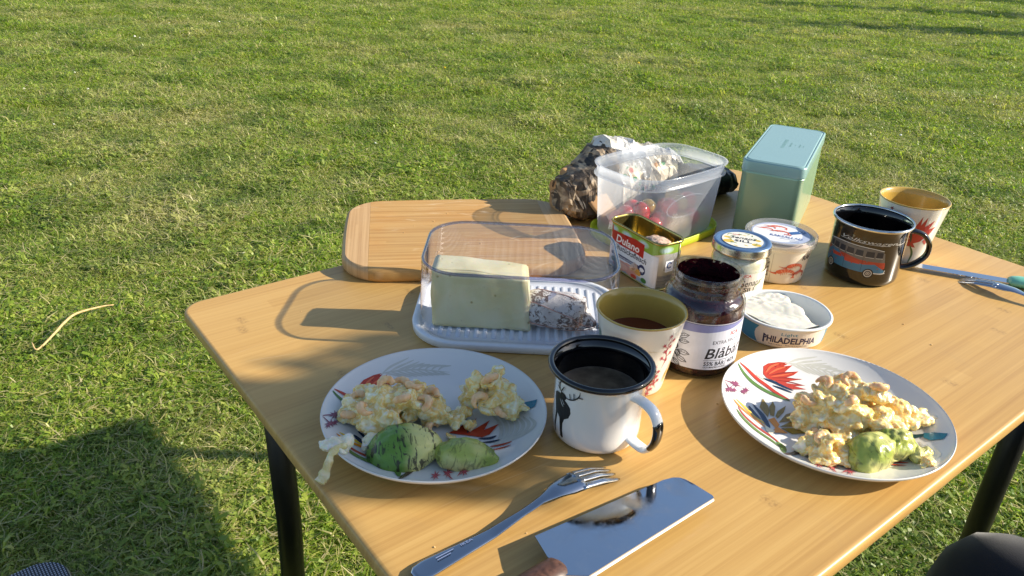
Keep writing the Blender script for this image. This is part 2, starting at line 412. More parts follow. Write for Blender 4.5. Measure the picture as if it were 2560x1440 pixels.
# ------------------------------------------------------------------ camping table
TA = 0.67304                      # heading of the long side of the table
def tv(x, y, z=0): return (x*math.cos(TA)-y*math.sin(TA), x*math.sin(TA)+y*math.cos(TA), z)
def bamboo(name, c0, c1, c2, strip, axis=0, nodes=True, rough=.36, streak=(2.2, 240)):
    t = NT(name); ob = t.obj(); sp = t.n('ShaderNodeSeparateXYZ'); t.l(ob, sp.inputs[0])
    u, v = sp.outputs[axis], sp.outputs[1-axis]
    s = t.math('DIVIDE', v, strip); sid = t.math('FLOOR', s)
    w = t.n('ShaderNodeTexWhiteNoise', noise_dimensions='1D'); t.l(sid, w.inputs['W']); rnd = w.outputs['Value']
    cell = t.math('FLOOR', t.math('ADD', t.math('MULTIPLY', u, 1.3), t.math('MULTIPLY', rnd, 9)))
    w3 = t.n('ShaderNodeTexWhiteNoise', noise_dimensions='2D'); cb = t.n('ShaderNodeCombineXYZ'); t.l(sid, cb.inputs[0]); t.l(cell, cb.inputs[1]); t.l(cb.outputs[0], w3.inputs['Vector'])
    cv = t.n('ShaderNodeCombineXYZ'); t.put(cv.inputs[0], t.math('MULTIPLY', u, streak[0])); t.put(cv.inputs[1], t.math('MULTIPLY', v, streak[1])); t.put(cv.inputs[2], t.math('MULTIPLY', rnd, 30))
    fine = t.noise(cv.outputs[0], 1, 4, .65)
    cv2 = t.n('ShaderNodeCombineXYZ'); t.put(cv2.inputs[0], t.math('MULTIPLY', u, 3)); t.put(cv2.inputs[1], t.math('MULTIPLY', v, 34)); t.put(cv2.inputs[2], sid)
    broad = t.noise(cv2.outputs[0], 1, 2)
    f = t.math('ADD', t.math('MULTIPLY', fine, .66), t.math('ADD', t.math('MULTIPLY', w3.outputs['Value'], .13), t.math('MULTIPLY', broad, .22)))
    c = t.ramp(f, [(.30, c0), (.5, c1), (.72, c2)])
    e = t.math('ABSOLUTE', t.math('SUBTRACT', t.math('FRACT', s), .5)); edge = t.mapr(e, .485, .5, 0, .16)
    c = t.mix(edge, c, c0)
    if nodes:
        p = t.math('FRACT', t.math('ADD', t.math('MULTIPLY', u, 3.1), t.math('MULTIPLY', rnd, 7)))
        near = t.mapr(t.math('ABSOLUTE', t.math('SUBTRACT', p, .5)), .0, .022, 1, 0)
        sel = t.mapr(w3.outputs['Value'], .66, .70, 0, 1)
        sp2 = t.mapr(t.noise(t.scl(ob, (1, 1, 1)), 330, 2), .46, .6, .25, 1)
        mid = t.mapr(e, .30, .5, 1, 0)
        c = t.mix(t.math('MULTIPLY', t.math('MULTIPLY', near, sel), t.math('MULTIPLY', t.math('MULTIPLY', sp2, .55), mid)), c, (.20, .10, .035, 1))
    sv = t.n('ShaderNodeTexVoronoi', feature='DISTANCE_TO_EDGE'); mq = t.n('ShaderNodeMapping'); t.l(ob, mq.inputs[0]); mq.inputs['Rotation'].default_value = (0, 0, .9); mq.inputs['Scale'].default_value = (2.2, 11, 1); t.l(mq.outputs[0], sv.inputs[0]); sv.inputs['Scale'].default_value = 1.3
    sm = t.math('MULTIPLY', t.mapr(sv.outputs['Distance'], 0, .006, .5, 0), t.mapr(t.noise(ob, 6, 3), .56, .64, 0, 1)); c = t.mix(sm, c, (.72, .56, .34, 1))
    smear = t.mapr(t.noise(ob, 14, 4, .7, 1.5), .55, .75, 0, .10); c = t.mix(smear, c, (.36, .24, .12, 1))
    rg = t.mapr(t.noise(ob, 9, 3), .35, .65, rough*.85, rough*1.25)
    return t.done(t.bsdf(c, rg, spec=.42, bump=fine, bstr=.10, bdist=.0006)), t
def table():
    m, t = bamboo('bamboo_top', (.47, .265, .080, 1), (.56, .335, .106, 1), (.64, .405, .140, 1), .021)
    root = thing('camping_table', 'folding camping table with bamboo top and black tubular legs standing on the lawn', 'table', tv(.1895, .1814, 0), TA)
    W_, D_ = 1.0398, .6969
    T = HT
    rings = []
    for z, ins in ((T-.016, .0035), (T-.0145, .001), (T-.012, 0), (T-.0045, 0), (T-.0018, .0009), (T-.0006, .0022), (T, .0045)):
        rings.append((rr(W_-2*ins, D_-2*ins, .026-ins*.5, 10, cx=W_/2, cy=D_/2), z))
    o = link('tabletop', loft(rings), m, root); sharp(o, 60)
    bk = flat('black_powder_coat', '0b0b0c', .38, spec=.4, var=.1, bump=.05)
    for x, y in ((.0755, .6186), (.9405, .0686), (.0755, .0686), (.9405, .6186)):
        dx = -.02 if x < .5 else .02
        lg = link('leg', tube([(x+dx*.6, y, .028), (x, y, .33), (x, y, T-.017)], .0165, 20), bk, root)
        link('foot_cap', lathe([(0, .0), (.021, 0), (.022, .004), (.0215, .03), (.018, .033)], 20), flat('rubber_black', '151515', .7), lg, (x+dx*.6, y, .0))
        link('collar', lathe([(.0175, T-.06), (.0215, T-.058), (.0215, T-.02), (.0175, T-.0175)], 20), bk, lg, (x, y, 0))
        q = link('bolt', lathe([(0, .004), (.0035, .0036), (.0045, .001), (.0045, 0)], 10), flat('steel_bolt', '9a9a98', .3, 1), lg, (x-.0215 if x < .5 else x+.0215, y, T-.035)); q.rotation_euler = (0, -PI/2 if x < .5 else PI/2, 0)
    for y in (.0686, .6186):
        link('rail', tube([(.09, y, T-.03), (.93, y, T-.03)], .011, 12), bk, root)
    for x in (.0755, .9405):
        link('rail', tube([(x, .085, T-.031), (x, .60, T-.031)], .011, 12), bk, root)
table()
def crumbs():
    r = random.Random(4); ms = []
    for (cx, cy_, sx, sy, n) in ((-.02, .44, .05, .03, 2), (.20, .60, .04, .05, 3), (-.16, .86, .06, .04, 4), (.40, .74, .09, .05, 3), (-.10, 1.04, .08, .05, 7)):
        for k in range(n):
            b = ico(1, r.uniform(.0005, .0012)); x, y = r.gauss(cx, sx), r.gauss(cy_, sy); z = HT+(.0203 if cy_ > 1 else .0004)
            for v in b.vertices: v.co = Vector((v.co.x*r.uniform(.7, 1.4)+x, v.co.y*r.uniform(.7, 1.4)+y, v.co.z*.6+z))
            ms.append(b)
    o = link('crumbs', join(*ms), flat('crumb', 'd8b27a', .7, var=.4, vs=60), smooth=False); o['kind'] = 'stuff'; tag(o, 'scattered tiny bread crumbs on the table top and the cutting board', 'crumbs')
crumbs()
# ------------------------------------------------------------------ shared materials
def thin_glass(name, tint=(.97, .98, .98), gloss=.10, rough=.03, edge=.35, edgecol=(.75, .78, .82), haze=0.0):
    """thin clear plastic or glass: lets light straight through, reflects by angle"""
    t = NT(name)
    tr = t.n('ShaderNodeBsdfTransparent'); gl = t.n('ShaderNodeBsdfGlossy'); gl.inputs['Roughness'].default_value = rough
    lw = t.n('ShaderNodeLayerWeight'); lw.inputs[0].default_value = .35
    t.put(tr.inputs[0], t.mix(t.math('MULTIPLY', t.math('POWER', lw.outputs['Facing'], 3), edge), tuple(tint)+(1,), tuple(edgecol)+(1,)))
    l5 = t.n('ShaderNodeLayerWeight'); l5.inputs[0].default_value = .5
    fr = t.math('ADD', t.math('MULTIPLY', t.math('POWER', l5.outputs['Facing'], 5), .9), .045)
    mx = t.n('ShaderNodeMixShader'); t.put(mx.inputs[0], t.math('MULTIPLY', t.math('MINIMUM', fr, .7), gloss*10)); t.l(tr.outputs[0], mx.inputs[1]); t.l(gl.outputs[0], mx.inputs[2])
    sh = mx.outputs[0]
    if haze:
        d = t.n('ShaderNodeBsdfDiffuse'); d.inputs[0].default_value = (.9, .92, .95, 1)
        tl = t.n('ShaderNodeBsdfTranslucent'); tl.inputs[0].default_value = (.9, .92, .95, 1)
        a = t.n('ShaderNodeAddShader'); m0 = t.n('ShaderNodeMixShader'); m0.inputs[0].default_value = .5; t.l(d.outputs[0], m0.inputs[1]); t.l(tl.outputs[0], m0.inputs[2])
        m2 = t.n('ShaderNodeMixShader'); m2.inputs[0].default_value = haze; t.l(sh, m2.inputs[1]); t.l(m0.outputs[0], m2.inputs[2]); sh = m2.outputs[0]
    return t.done(sh)
STEEL = flat('brushed_steel', 'b9b9b6', .17, 1, var=.04, vs=30)
def base(x, y): return (x, y, HT)
# ------------------------------------------------------------------ plates
DECOR = [('S','palm',0.02,[(-0.237,0.834),(-0.012,0.824),(0.217,0.754),(0.455,0.598)]),('S','palm',0.022,[(-0.143,0.842),(-0.03,0.886),(0.161,0.914)]),('S','palm',0.022,[(-0.145,0.839),(-0.059,0.793),(0.043,0.722)]),('S','palm',0.022,[(-0.075,0.835),(0.025,0.859),(0.201,0.876)]),('S','palm',0.022,[(-0.076,0.832),(0.0,0.779),(0.095,0.708)]),('S','palm',0.022,[(-0.008,0.824),(0.081,0.833),(0.242,0.84)]),('S','palm',0.022,[(-0.01,0.821),(0.059,0.763),(0.146,0.692)]),('S','palm',0.022,[(0.058,0.808),(0.143,0.82),(0.283,0.806)]),('S','palm',0.022,[(0.056,0.804),(0.117,0.745),(0.196,0.675)]),('S','palm',0.022,[(0.123,0.788),(0.203,0.803),(0.326,0.772)]),('S','palm',0.022,[(0.12,0.784),(0.175,0.724),(0.248,0.658)]),('S','palm',0.022,[(0.185,0.764),(0.26,0.779),(0.367,0.738)]),('S','palm',0.022,[(0.183,0.76),(0.231,0.699),(0.297,0.636)]),('S','palm',0.022,[(0.246,0.736),(0.317,0.753),(0.414,0.716)]),('S','palm',0.022,[(0.244,0.731),(0.286,0.673),(0.346,0.613)]),('S','palm',0.022,[(0.307,0.706),(0.371,0.722),(0.459,0.687)]),('S','palm',0.022,[(0.304,0.7),(0.341,0.645),(0.394,0.591)]),('S','palm',0.022,[(0.366,0.673),(0.424,0.688),(0.502,0.656)]),('S','palm',0.022,[(0.363,0.667),(0.394,0.616),(0.442,0.565)]),('S','palm',0.035,[(0.492,-0.132),(0.487,-0.321),(0.404,-0.481),(0.218,-0.609)]),('S','palm',0.035,[(0.539,-0.171),(0.53,-0.352),(0.442,-0.498),(0.253,-0.608)]),('S','palm',0.035,[(0.584,-0.214),(0.57,-0.386),(0.477,-0.516),(0.288,-0.607)]),('S','palm',0.035,[(0.625,-0.264),(0.606,-0.426),(0.512,-0.538),(0.323,-0.605)]),('S','palm',0.035,[(0.662,-0.318),(0.639,-0.471),(0.545,-0.563),(0.358,-0.606)]),('S','palm',0.035,[(0.695,-0.377),(0.668,-0.52),(0.575,-0.59),(0.392,-0.608)]),('S','palm',0.035,[(0.723,-0.442),(0.694,-0.573),(0.603,-0.621),(0.426,-0.61)]),('P','red',0,[(-0.45,0.646),(-0.425,0.746),(-0.365,0.792),(-0.252,0.829),(-0.165,0.835),(-0.197,0.82),(-0.158,0.822),(-0.208,0.788),(-0.113,0.81),(-0.171,0.757),(-0.212,0.717),(-0.067,0.742),(-0.135,0.684),(-0.22,0.642),(-0.053,0.639),(-0.19,0.599),(-0.243,0.561),(-0.053,0.538),(-0.173,0.516),(-0.07,0.469),(-0.211,0.458),(-0.303,0.532),(-0.343,0.578),(-0.422,0.6)]),('S','darkred',0.014,[(-0.432,0.651),(-0.299,0.768),(-0.186,0.822)]),('S','darkred',0.014,[(-0.411,0.65),(-0.271,0.742),(-0.142,0.796)]),('S','darkred',0.014,[(-0.391,0.641),(-0.243,0.7),(-0.103,0.726)]),('S','darkred',0.014,[(-0.377,0.61),(-0.221,0.638),(-0.076,0.63)]),('S','darkred',0.014,[(-0.34,0.589),(-0.2,0.582),(-0.074,0.536)]),('S','darkred',0.014,[(-0.419,0.685),(-0.353,0.758),(-0.296,0.799)]),('S','flame',0.02,[(-0.416,0.673),(-0.345,0.757),(-0.251,0.811)]),('S','flame',0.018,[(-0.386,0.662),(-0.283,0.739),(-0.188,0.781)]),('S','flame',0.016,[(-0.372,0.629),(-0.256,0.668),(-0.139,0.709)]),('S','green',0.05,[(-0.709,0.679),(-0.665,0.587),(-0.596,0.501),(-0.491,0.413),(-0.375,0.317),(-0.294,0.254)]),('S','red',0.05,[(-0.684,0.695),(-0.61,0.644),(-0.538,0.568),(-0.451,0.484),(-0.378,0.378),(-0.288,0.271)]),('S','cream',0.035,[(-0.527,0.616),(-0.486,0.603),(-0.451,0.572)]),('S','navy',0.035,[(-0.468,0.588),(-0.35,0.549),(-0.208,0.435)]),('S','navy',0.03,[(-0.389,0.503),(-0.312,0.463),(-0.23,0.398)]),('S','orange',0.035,[(-0.872,0.127),(-0.825,0.042),(-0.738,-0.056),(-0.641,-0.2)]),('S','yellow',0.035,[(-0.84,0.149),(-0.783,0.082),(-0.71,-0.028),(-0.614,-0.176)]),('S','green',0.05,[(-0.88,-0.029),(-0.848,-0.157),(-0.769,-0.297),(-0.668,-0.412),(-0.619,-0.518)]),('S','red',0.03,[(-0.854,0.031),(-0.82,-0.094),(-0.737,-0.224),(-0.636,-0.342),(-0.587,-0.454)]),('S','green',0.06,[(-0.61,-0.41),(-0.591,-0.494),(-0.637,-0.644)]),('S','navy',0.045,[(-0.724,0.111),(-0.7,0.009),(-0.664,-0.076)]),('S','navy',0.05,[(-0.672,0.154),(-0.629,0.015),(-0.62,-0.128),(-0.614,-0.192)]),('P','orange',0,[(-0.59,-0.058),(-0.521,-0.019),(-0.505,-0.129),(-0.529,-0.162),(-0.465,-0.249),(-0.56,-0.252),(-0.62,-0.259),(-0.558,-0.18)]),('P','cream',0,[(-0.646,-0.152),(-0.614,-0.192),(-0.573,-0.23),(-0.637,-0.316),(-0.663,-0.241)]),('P','olive',0,[(-0.581,-0.025),(-0.617,0.13),(-0.548,0.274),(-0.529,0.16),(-0.538,0.077)]),('P','olive',0,[(-0.551,0.011),(-0.524,0.144),(-0.463,0.236),(-0.464,0.148),(-0.517,-0.003)]),('P','olive',0,[(-0.507,-0.002),(-0.463,0.082),(-0.358,0.173),(-0.408,0.07),(-0.496,-0.034)]),('P','olive',0,[(-0.505,-0.098),(-0.398,0.038),(-0.296,0.086),(-0.244,0.065),(-0.368,-0.056)]),('P','olive',0,[(-0.514,-0.16),(-0.368,-0.056),(-0.255,-0.0),(-0.246,-0.095),(-0.398,-0.152)]),('P','olive',0,[(-0.509,-0.176),(-0.383,-0.167),(-0.292,-0.236),(-0.431,-0.261)]),('S','brown',0.045,[(-0.629,-0.65),(-0.516,-0.573),(-0.404,-0.469),(-0.29,-0.399)]),('S','brown',0.04,[(-0.698,-0.74),(-0.529,-0.59),(-0.391,-0.486),(-0.271,-0.448)]),('P','plum',0,[(-0.735,0.408),(-0.777,0.391),(-0.777,0.357),(-0.793,0.378),(-0.828,0.331),(-0.805,0.377),(-0.85,0.351),(-0.804,0.389),(-0.825,0.403),(-0.792,0.405),(-0.773,0.447),(-0.776,0.412),(-0.733,0.448),(-0.77,0.406)]),('P','plum',0,[(-0.644,0.355),(-0.686,0.343),(-0.687,0.305),(-0.701,0.332),(-0.737,0.287),(-0.713,0.333),(-0.757,0.313),(-0.712,0.347),(-0.731,0.367),(-0.699,0.362),(-0.678,0.406),(-0.683,0.368),(-0.64,0.4),(-0.678,0.359)]),('P','plum',0,[(-0.859,0.249),(-0.898,0.226),(-0.898,0.194),(-0.912,0.211),(-0.946,0.16),(-0.923,0.208),(-0.965,0.175),(-0.922,0.22),(-0.94,0.23),(-0.91,0.237),(-0.892,0.28),(-0.896,0.246),(-0.856,0.287),(-0.891,0.241)]),('P','plum',0,[(-0.783,0.294),(-0.821,0.277),(-0.822,0.246),(-0.835,0.264),(-0.867,0.219),(-0.845,0.263),(-0.885,0.237),(-0.844,0.274),(-0.862,0.288),(-0.833,0.29),(-0.815,0.33),(-0.819,0.297),(-0.781,0.332),(-0.814,0.291)]),('S','plum',0.012,[(-0.932,0.34),(-0.841,0.376),(-0.721,0.381)]),('S','plum',0.012,[(-0.921,0.342),(-0.892,0.295),(-0.881,0.246)]),('P','pink',0,[(-0.308,-0.736),(-0.351,-0.744),(-0.379,-0.827),(-0.372,-0.761),(-0.437,-0.853),(-0.381,-0.753),(-0.431,-0.776),(-0.371,-0.725),(-0.375,-0.675),(-0.351,-0.701),(-0.313,-0.631),(-0.335,-0.697),(-0.282,-0.657),(-0.335,-0.715)]),('P','pink',0,[(-0.2,-0.745),(-0.241,-0.748),(-0.267,-0.824),(-0.26,-0.762),(-0.32,-0.84),(-0.268,-0.753),(-0.314,-0.768),(-0.259,-0.728),(-0.263,-0.68),(-0.241,-0.707),(-0.205,-0.644),(-0.226,-0.705),(-0.175,-0.671),(-0.226,-0.722)]),('P','pink',0,[(-0.044,-0.681),(-0.082,-0.678),(-0.1,-0.738),(-0.099,-0.688),(-0.147,-0.741),(-0.107,-0.679),(-0.149,-0.684),(-0.101,-0.659),(-0.109,-0.619),(-0.085,-0.644),(-0.055,-0.594),(-0.071,-0.644),(-0.025,-0.619),(-0.069,-0.659)]),('P','pink',0,[(-0.087,-0.816),(-0.125,-0.816),(-0.157,-0.898),(-0.144,-0.829),(-0.206,-0.906),(-0.151,-0.818),(-0.195,-0.828),(-0.141,-0.792),(-0.141,-0.74),(-0.122,-0.771),(-0.083,-0.705),(-0.108,-0.77),(-0.057,-0.736),(-0.109,-0.789)]),('S','pink',0.014,[(-0.263,-0.677),(-0.274,-0.806),(-0.297,-0.914)]),('S','pink',0.014,[(-0.056,-0.696),(-0.141,-0.768),(-0.228,-0.86)]),('P','plum',0,[(-0.747,0.362),(-0.789,0.364),(-0.797,0.32),(-0.807,0.356),(-0.849,0.316),(-0.818,0.362),(-0.864,0.354),(-0.815,0.378),(-0.829,0.408),(-0.799,0.39),(-0.772,0.435),(-0.783,0.392),(-0.735,0.413),(-0.779,0.38)]),('P','plum',0,[(-0.82,0.253),(-0.864,0.252),(-0.872,0.206),(-0.881,0.243),(-0.924,0.197),(-0.892,0.249),(-0.938,0.237),(-0.889,0.265),(-0.903,0.296),(-0.873,0.28),(-0.845,0.328),(-0.856,0.282),(-0.808,0.308),(-0.853,0.269)]),('P','plum',0,[(-0.688,0.288),(-0.722,0.296),(-0.729,0.257),(-0.736,0.291),(-0.771,0.261),(-0.745,0.298),(-0.782,0.297),(-0.742,0.311),(-0.752,0.342),(-0.728,0.321),(-0.706,0.358),(-0.716,0.32),(-0.677,0.334),(-0.713,0.308)]),('P','teal',0,[(0.741,-0.211),(0.815,-0.235),(0.89,-0.308),(0.829,-0.363),(0.788,-0.347),(0.738,-0.331),(0.714,-0.271)]),('S','darkteal',0.06,[(0.534,-0.148),(0.588,-0.194),(0.66,-0.237),(0.749,-0.232)]),('P','red',0,[(0.018,-0.23),(0.199,-0.183),(0.215,-0.172),(0.188,-0.286),(0.343,-0.148),(0.234,-0.293),(0.43,-0.241),(0.317,-0.338),(0.472,-0.327),(0.329,-0.417),(0.247,-0.422),(0.149,-0.337)]),('S','navy',0.03,[(0.164,-0.31),(0.243,-0.205),(0.292,-0.158)]),('S','navy',0.03,[(0.212,-0.424),(0.301,-0.463),(0.369,-0.464)]),('S','navy',0.025,[(0.212,-0.485),(0.295,-0.515),(0.363,-0.53)]),('S','red',0.025,[(0.242,-0.567),(0.33,-0.605),(0.424,-0.633)]),('S','red',0.02,[(0.233,-0.621),(0.303,-0.651),(0.389,-0.672)])]
def plate_z(q):                     # q = radius / plate radius, upper surface
    return .0035+.0165*max(0., min(1., (q-.55)/.45))**2
def plate(x, y, R, label, rot=0):
    wm = flat('melamine_white', 'e2e1dd', .22, coat=.3, var=.02, vs=20)
    root = thing('plate', label, 'plate', base(x, y), rot)
    q = np.linspace(0, .985, 30)
    prof = [(R*k, plate_z(k)) for k in q] + [(R*.994, plate_z(1)+.0002), (R, plate_z(1)-.0008), (R*.998, plate_z(1)-.002)]
    prof += [(R*k, max(.0010, plate_z(k)-.0030)) for k in np.linspace(.98, .62, 12)] + [(R*.6, 0.0004), (R*.56, .0003), (R*.55, .0012), (0, .0012)]
    o = link('plate_body', lathe([(r, z) for r, z in prof], 128), wm, root)
    P = Print()
    for kind, c, w, pts in DECOR:
        pts = [(a*R, b*R) for a, b in pts]
        if kind == 'P': P.poly(pts, COL[c])
        else: P.stroke(pts, w*R, COL[c])
    # thin drawn detail on the petals
    def fn(u, v, e):
        k = math.hypot(u, v)/R
        if k > .975: u, v = u*.975/k, v*.975/k; k = .975
        return (u, v, plate_z(k)+e)
    P.build('printed_flowers', fn, root, step=.006, lift=.00001, base=.00012, rough=.24)
    return root
plate(-.0677, .5959, .1058, 'round white flower-printed plate on the left, its food partly in shade', .567)
plate(.3203, .6261, .108, 'round white flower-printed plate in full sun at the right edge of the table')
# ------------------------------------------------------------------ food
def evalmesh(o):
    dg = bpy.context.evaluated_depsgraph_get(); dg.update()
    return bpy.data.meshes.new_from_object(o.evaluated_get(dg))
def blobs(B, voxel=.0012, d1=.0026, s1=.0085, d2=.0009, s2=.0024, smooth=1):
    """union of noisy lumps -> one crumbly skin"""
    bm = bmesh.new()
    for (x, y, z, rx_, ry_, rz_) in B:
        r = bmesh.ops.create_icosphere(bm, subdivisions=3, radius=1); off = Vector((random.random()*50, random.random()*50, 0))
        rot = Matrix.Rotation(random.uniform(0, PI), 3, 'Z') @ Matrix.Rotation(random.gauss(0, .35), 3, 'X')
        for v in r['verts']:
            n = 1+.30*mnoise.noise(v.co*1.6+off)+.12*mnoise.noise(v.co*4+off)
            v.co = rot @ Vector((v.co.x*rx_*n, v.co.y*ry_*n, v.co.z*rz_*n))+Vector((x, y, z))
    me = bpy.data.meshes.new('m'); bm.to_mesh(me); bm.free()
    o = bpy.data.objects.new('tmp', me); C.objects.link(o)
    md = o.modifiers.new('r', 'REMESH'); md.mode = 'VOXEL'; md.voxel_size = voxel
    out = evalmesh(o); bpy.data.objects.remove(o)
    n = len(out.vertices); co_ = np.empty(n*3, 'f'); out.vertices.foreach_get('co', co_); co_ = co_.reshape(-1, 3)
    no = np.empty(n*3, 'f'); out.vertices.foreach_get('normal', no); no = no.reshape(-1, 3)
    for i in range(n):
        p = Vector(co_[i].tolist())
        a = mnoise.noise(p/s1)*d1 + mnoise.noise(p/s2)*d2 - abs(mnoise.noise(p/(s1*1.3)+Vector((9, 9, 9))))*d1*.8
        co_[i] += no[i]*a
    co_[:, 2] = np.maximum(co_[:, 2], co_[:, 2]*.3)
    out.vertices.foreach_set('co', co_.ravel()); out.update(); return out
def egg_mat():
    t = NT('scrambled_egg'); ob = t.obj()
    n = t.noise(ob, 62, 3, .62, 1.0); n2 = t.noise(ob, 260, 2)
    f = t.math('ADD', t.math('MULTIPLY', n, .8), t.math('MULTIPLY', n2, .2))
    c = t.ramp(f, [(.34, (.89, .84, .68, 1)), (.43, (.87, .74, .40, 1)), (.50, (.85, .56, .14, 1)), (.55, (.87, .72, .34, 1)), (.61, (.88, .79, .50, 1)), (.67, (.90, .87, .74, 1))])
    return t.done(t.bsdf(c, .20, spec=.6, sub=.6, bump=t.noise(ob, 600, 3), bstr=.30, bdist=.001))
EGG = egg_mat()
EGGW = (lambda t: t.done(t.bsdf(t.ramp(t.noise(t.obj(), 90, 3), [(.35, (.86, .84, .76, 1)), (.65, (.86, .76, .48, 1))]), .25, sub=.6, bump=t.noise(t.obj(), 700, 2), bstr=.3)))(NT('egg_white_curd'))
PINK = (lambda t: t.done(t.bsdf(t.ramp(t.noise(t.obj(), 160, 2), [(.35, (.82, .44, .18, 1)), (.6, (.84, .58, .32, 1))]), .22, sub=.6, bump=t.noise(t.obj(), 500, 2), bstr=.2)))(NT('cooked_prawn'))
def mound(x0, x1, y0, y1, hz, zb, n, rmin=.006, rmax=.013):
    out = []
    cx, cy, ax, ay = (x0+x1)/2, (y0+y1)/2, (x1-x0)/2, (y1-y0)/2
    for i in range(n):
        a = random.uniform(0, 2*PI); q = math.sqrt(random.random())
        r = random.uniform(rmin, rmax); x, y = cx+ax*q*math.cos(a), cy+ay*q*math.sin(a)
        top = hz*(1-q**2.2)
        z = zb+random.uniform(.15, 1)*top+r*.25
        k = random.random(); out.append((x, y, z, r*(random.uniform(.6, 1.0) if k < .45 else random.uniform(1.1, 1.9)), r*random.uniform(.6, 1.3), r*(random.uniform(.6, .95) if k < .45 else random.uniform(.35, .6))))
    return out
def prawn(parent, x, y, z, rot, tilt=0, s=.76):
    P = [(.0085*math.cos(a), .0085*math.sin(a), .001*math.sin(a*2)) for a in np.linspace(-.4, 3.6, 18)]
    R_ = [(.0018+.0032*math.sin(PI*min(1, (i+3)/19))**.8)*(1+.09*math.sin(i*2.1)) for i in range(18)]
    o = link('prawn', tube([Vector(p)*s for p in P], [r*s for r in R_], 12), PINK, parent, (x, y, z)); o.rotation_euler = (tilt, random.uniform(-.3, .3), rot); return o
def egg_pile(px, py, B, label, prawns, cat='scrambled egg', mat=EGG, **k):
    root = thing('scrambled_egg', label, cat, base(px, py))
    me = blobs(B, **k); link('egg_curds', me, mat, root)
    bv = BVHTree.FromPolygons([v.co for v in me.vertices], [p.vertices[:] for p in me.polygons])
    for (x, y, rot, tilt) in prawns:
        h = bv.ray_cast(Vector((x, y, .2)), Vector((0, 0, -1)))
        z = h[0].z-.0006 if h[0] else .008
        prawn(root, x, y, z, rot, tilt)
    return root
random.seed(11)
LX, LY = -.0677, .5959
B = mound(-.088, .012, -.028, .020, .026, .010, 66, .006, .012) + [(-.04, -.006, .012, .036, .018, .009), (-.030, .0, .028, .013, .010, .008), (-.018, .012, .031, .010, .009, .007), (-.008, .001, .022, .012, .012, .008)]
egg_pile(LX, LY, B, 'big heap of scrambled egg with prawns in the middle of the left plate', [(-.072, .002, .4, .3), (-.060, -.022, 2.1, .4), (-.078, -.014, 3.6, .2), (-.010, -.014, 5.2, .5), (.002, -.018, 1.3, .4), (-.03, -.012, 4.2, .3), (-.046, .006, .9, .5), (-.02, .01, 2.7, .4), (-.005, .004, .1, .3), (-.035, .014, 5.8, .3)])
B = mound(.030, .076, -.006, .036, .030, .012, 34, .006, .011) + [(.036, .020, .036, .011, .009, .010), (.06, .01, .024, .013, .012, .011)]
egg_pile(LX, LY, B, 'tall lump of scrambled egg standing apart at the back right of the left plate', [(.043, -.002, .6, .9), (.062, -.004, 2.4, .8), (.05, .012, 4, .6)])
B = [(-.079, -.062, .0185, .0125, .010, .006), (-.072, -.058, .019, .009, .008, .005), (-.087, -.064, .020, .009, .007, .004)]
egg_pile(LX, LY, B, 'piece of egg white resting on the front left rim of the left plate', [], 'egg white', EGGW, d1=.0015)
t = NT('egg_strand'); em = t.done(t.bsdf(t.ramp(t.noise(t.obj(), 120, 3), [(.4, (.66, .56, .24, 1)), (.62, (.80, .74, .48, 1))]), .18, sub=.6, bump=t.noise(t.obj(), 400, 2), bstr=.4))
sp_ = spline([(-.070, -.064, .0215), (-.076, -.070, .0225), (-.081, -.077, .0190), (-.083, -.084, .0120), (-.085, -.089, .0070), (-.087, -.095, .0048)], 6)
sme = tube(sp_, [(.0016+.0006*math.sin(i*.5), .0026+.0030*(i/30)**1.5*(1 if i < 28 else .6)+.0006*math.sin(i*.9)) for i in range(31)], 16, up=(.3, -.4, .8))
for v in sme.vertices: v.co += Vector(mnoise.noise_vector(v.co*170))*.0011
o = link('egg_strand', sme, em, None, base(LX, LY))
tag(o, 'thin yellow strand of egg hanging over the front left rim of the left plate', 'egg')
B = mound(.012, .036, -.034, .010, .012, .006, 16, .004, .008)
egg_pile(LX, LY, B, 'small crumbs of scrambled egg between heap and tall lump on the left plate', [])
B = mound(-.060, -.045, -.055, -.040, .008, .010, 6, .004, .006)
egg_pile(LX, LY, B, 'little white egg curd behind the left avocado half on the left plate', [], 'scrambled egg', EGGW)
RX, RY = .3203, .6261
B = mound(-.036, .070, -.034, .026, .034, .009, 100, .006, .012) + [(.012, -.006, .013, .040, .024, .010), (.045, -.010, .012, .028, .020, .009), (.02, -.004, .020, .026, .018, .012), (.008, .012, .038, .013, .010, .008), (.02, .006, .036, .012, .012, .008), (.06, -.004, .022, .013, .012, .010), (.045, -.03, .02, .014, .009, .008), (.03, -.036, .022, .011, .009, .008)]
egg_pile(RX, RY, B, 'large sunlit heap of scrambled egg with prawns on the right plate', [(-.012, .010, 5.1, .5), (.014, .008, .5, .3), (-.026, -.004, 2, .3), (.034, -.006, 3.3, .4), (.022, .018, 1.2, .3), (0, -.02, 4.5, .4), (.05, .004, 2.6, .4), (-.02, -.03, 2.2, .3), (.03, -.02, 5.6, .3)])
B = mound(-.048, -.010, -.076, -.044, .020, .008, 30, .005, .009)
egg_pile(RX, RY, B, 'round lump of scrambled egg left of the avocado on the right plate', [(-.03, -.058, .5, .4), (-.02, -.05, 3.5, .5)])
B = mound(.068, .096, -.020, .004, .012, .011, 16, .004, .008)
egg_pile(RX, RY, B, 'small lump of scrambled egg at the far right of the right plate', [])
B = mound(.048, .063, -.083, -.071, .006, .012, 8, .003, .005)
egg_pile(RX, RY, B, 'tiny yellow crumb of egg near the front rim of the right plate', [])
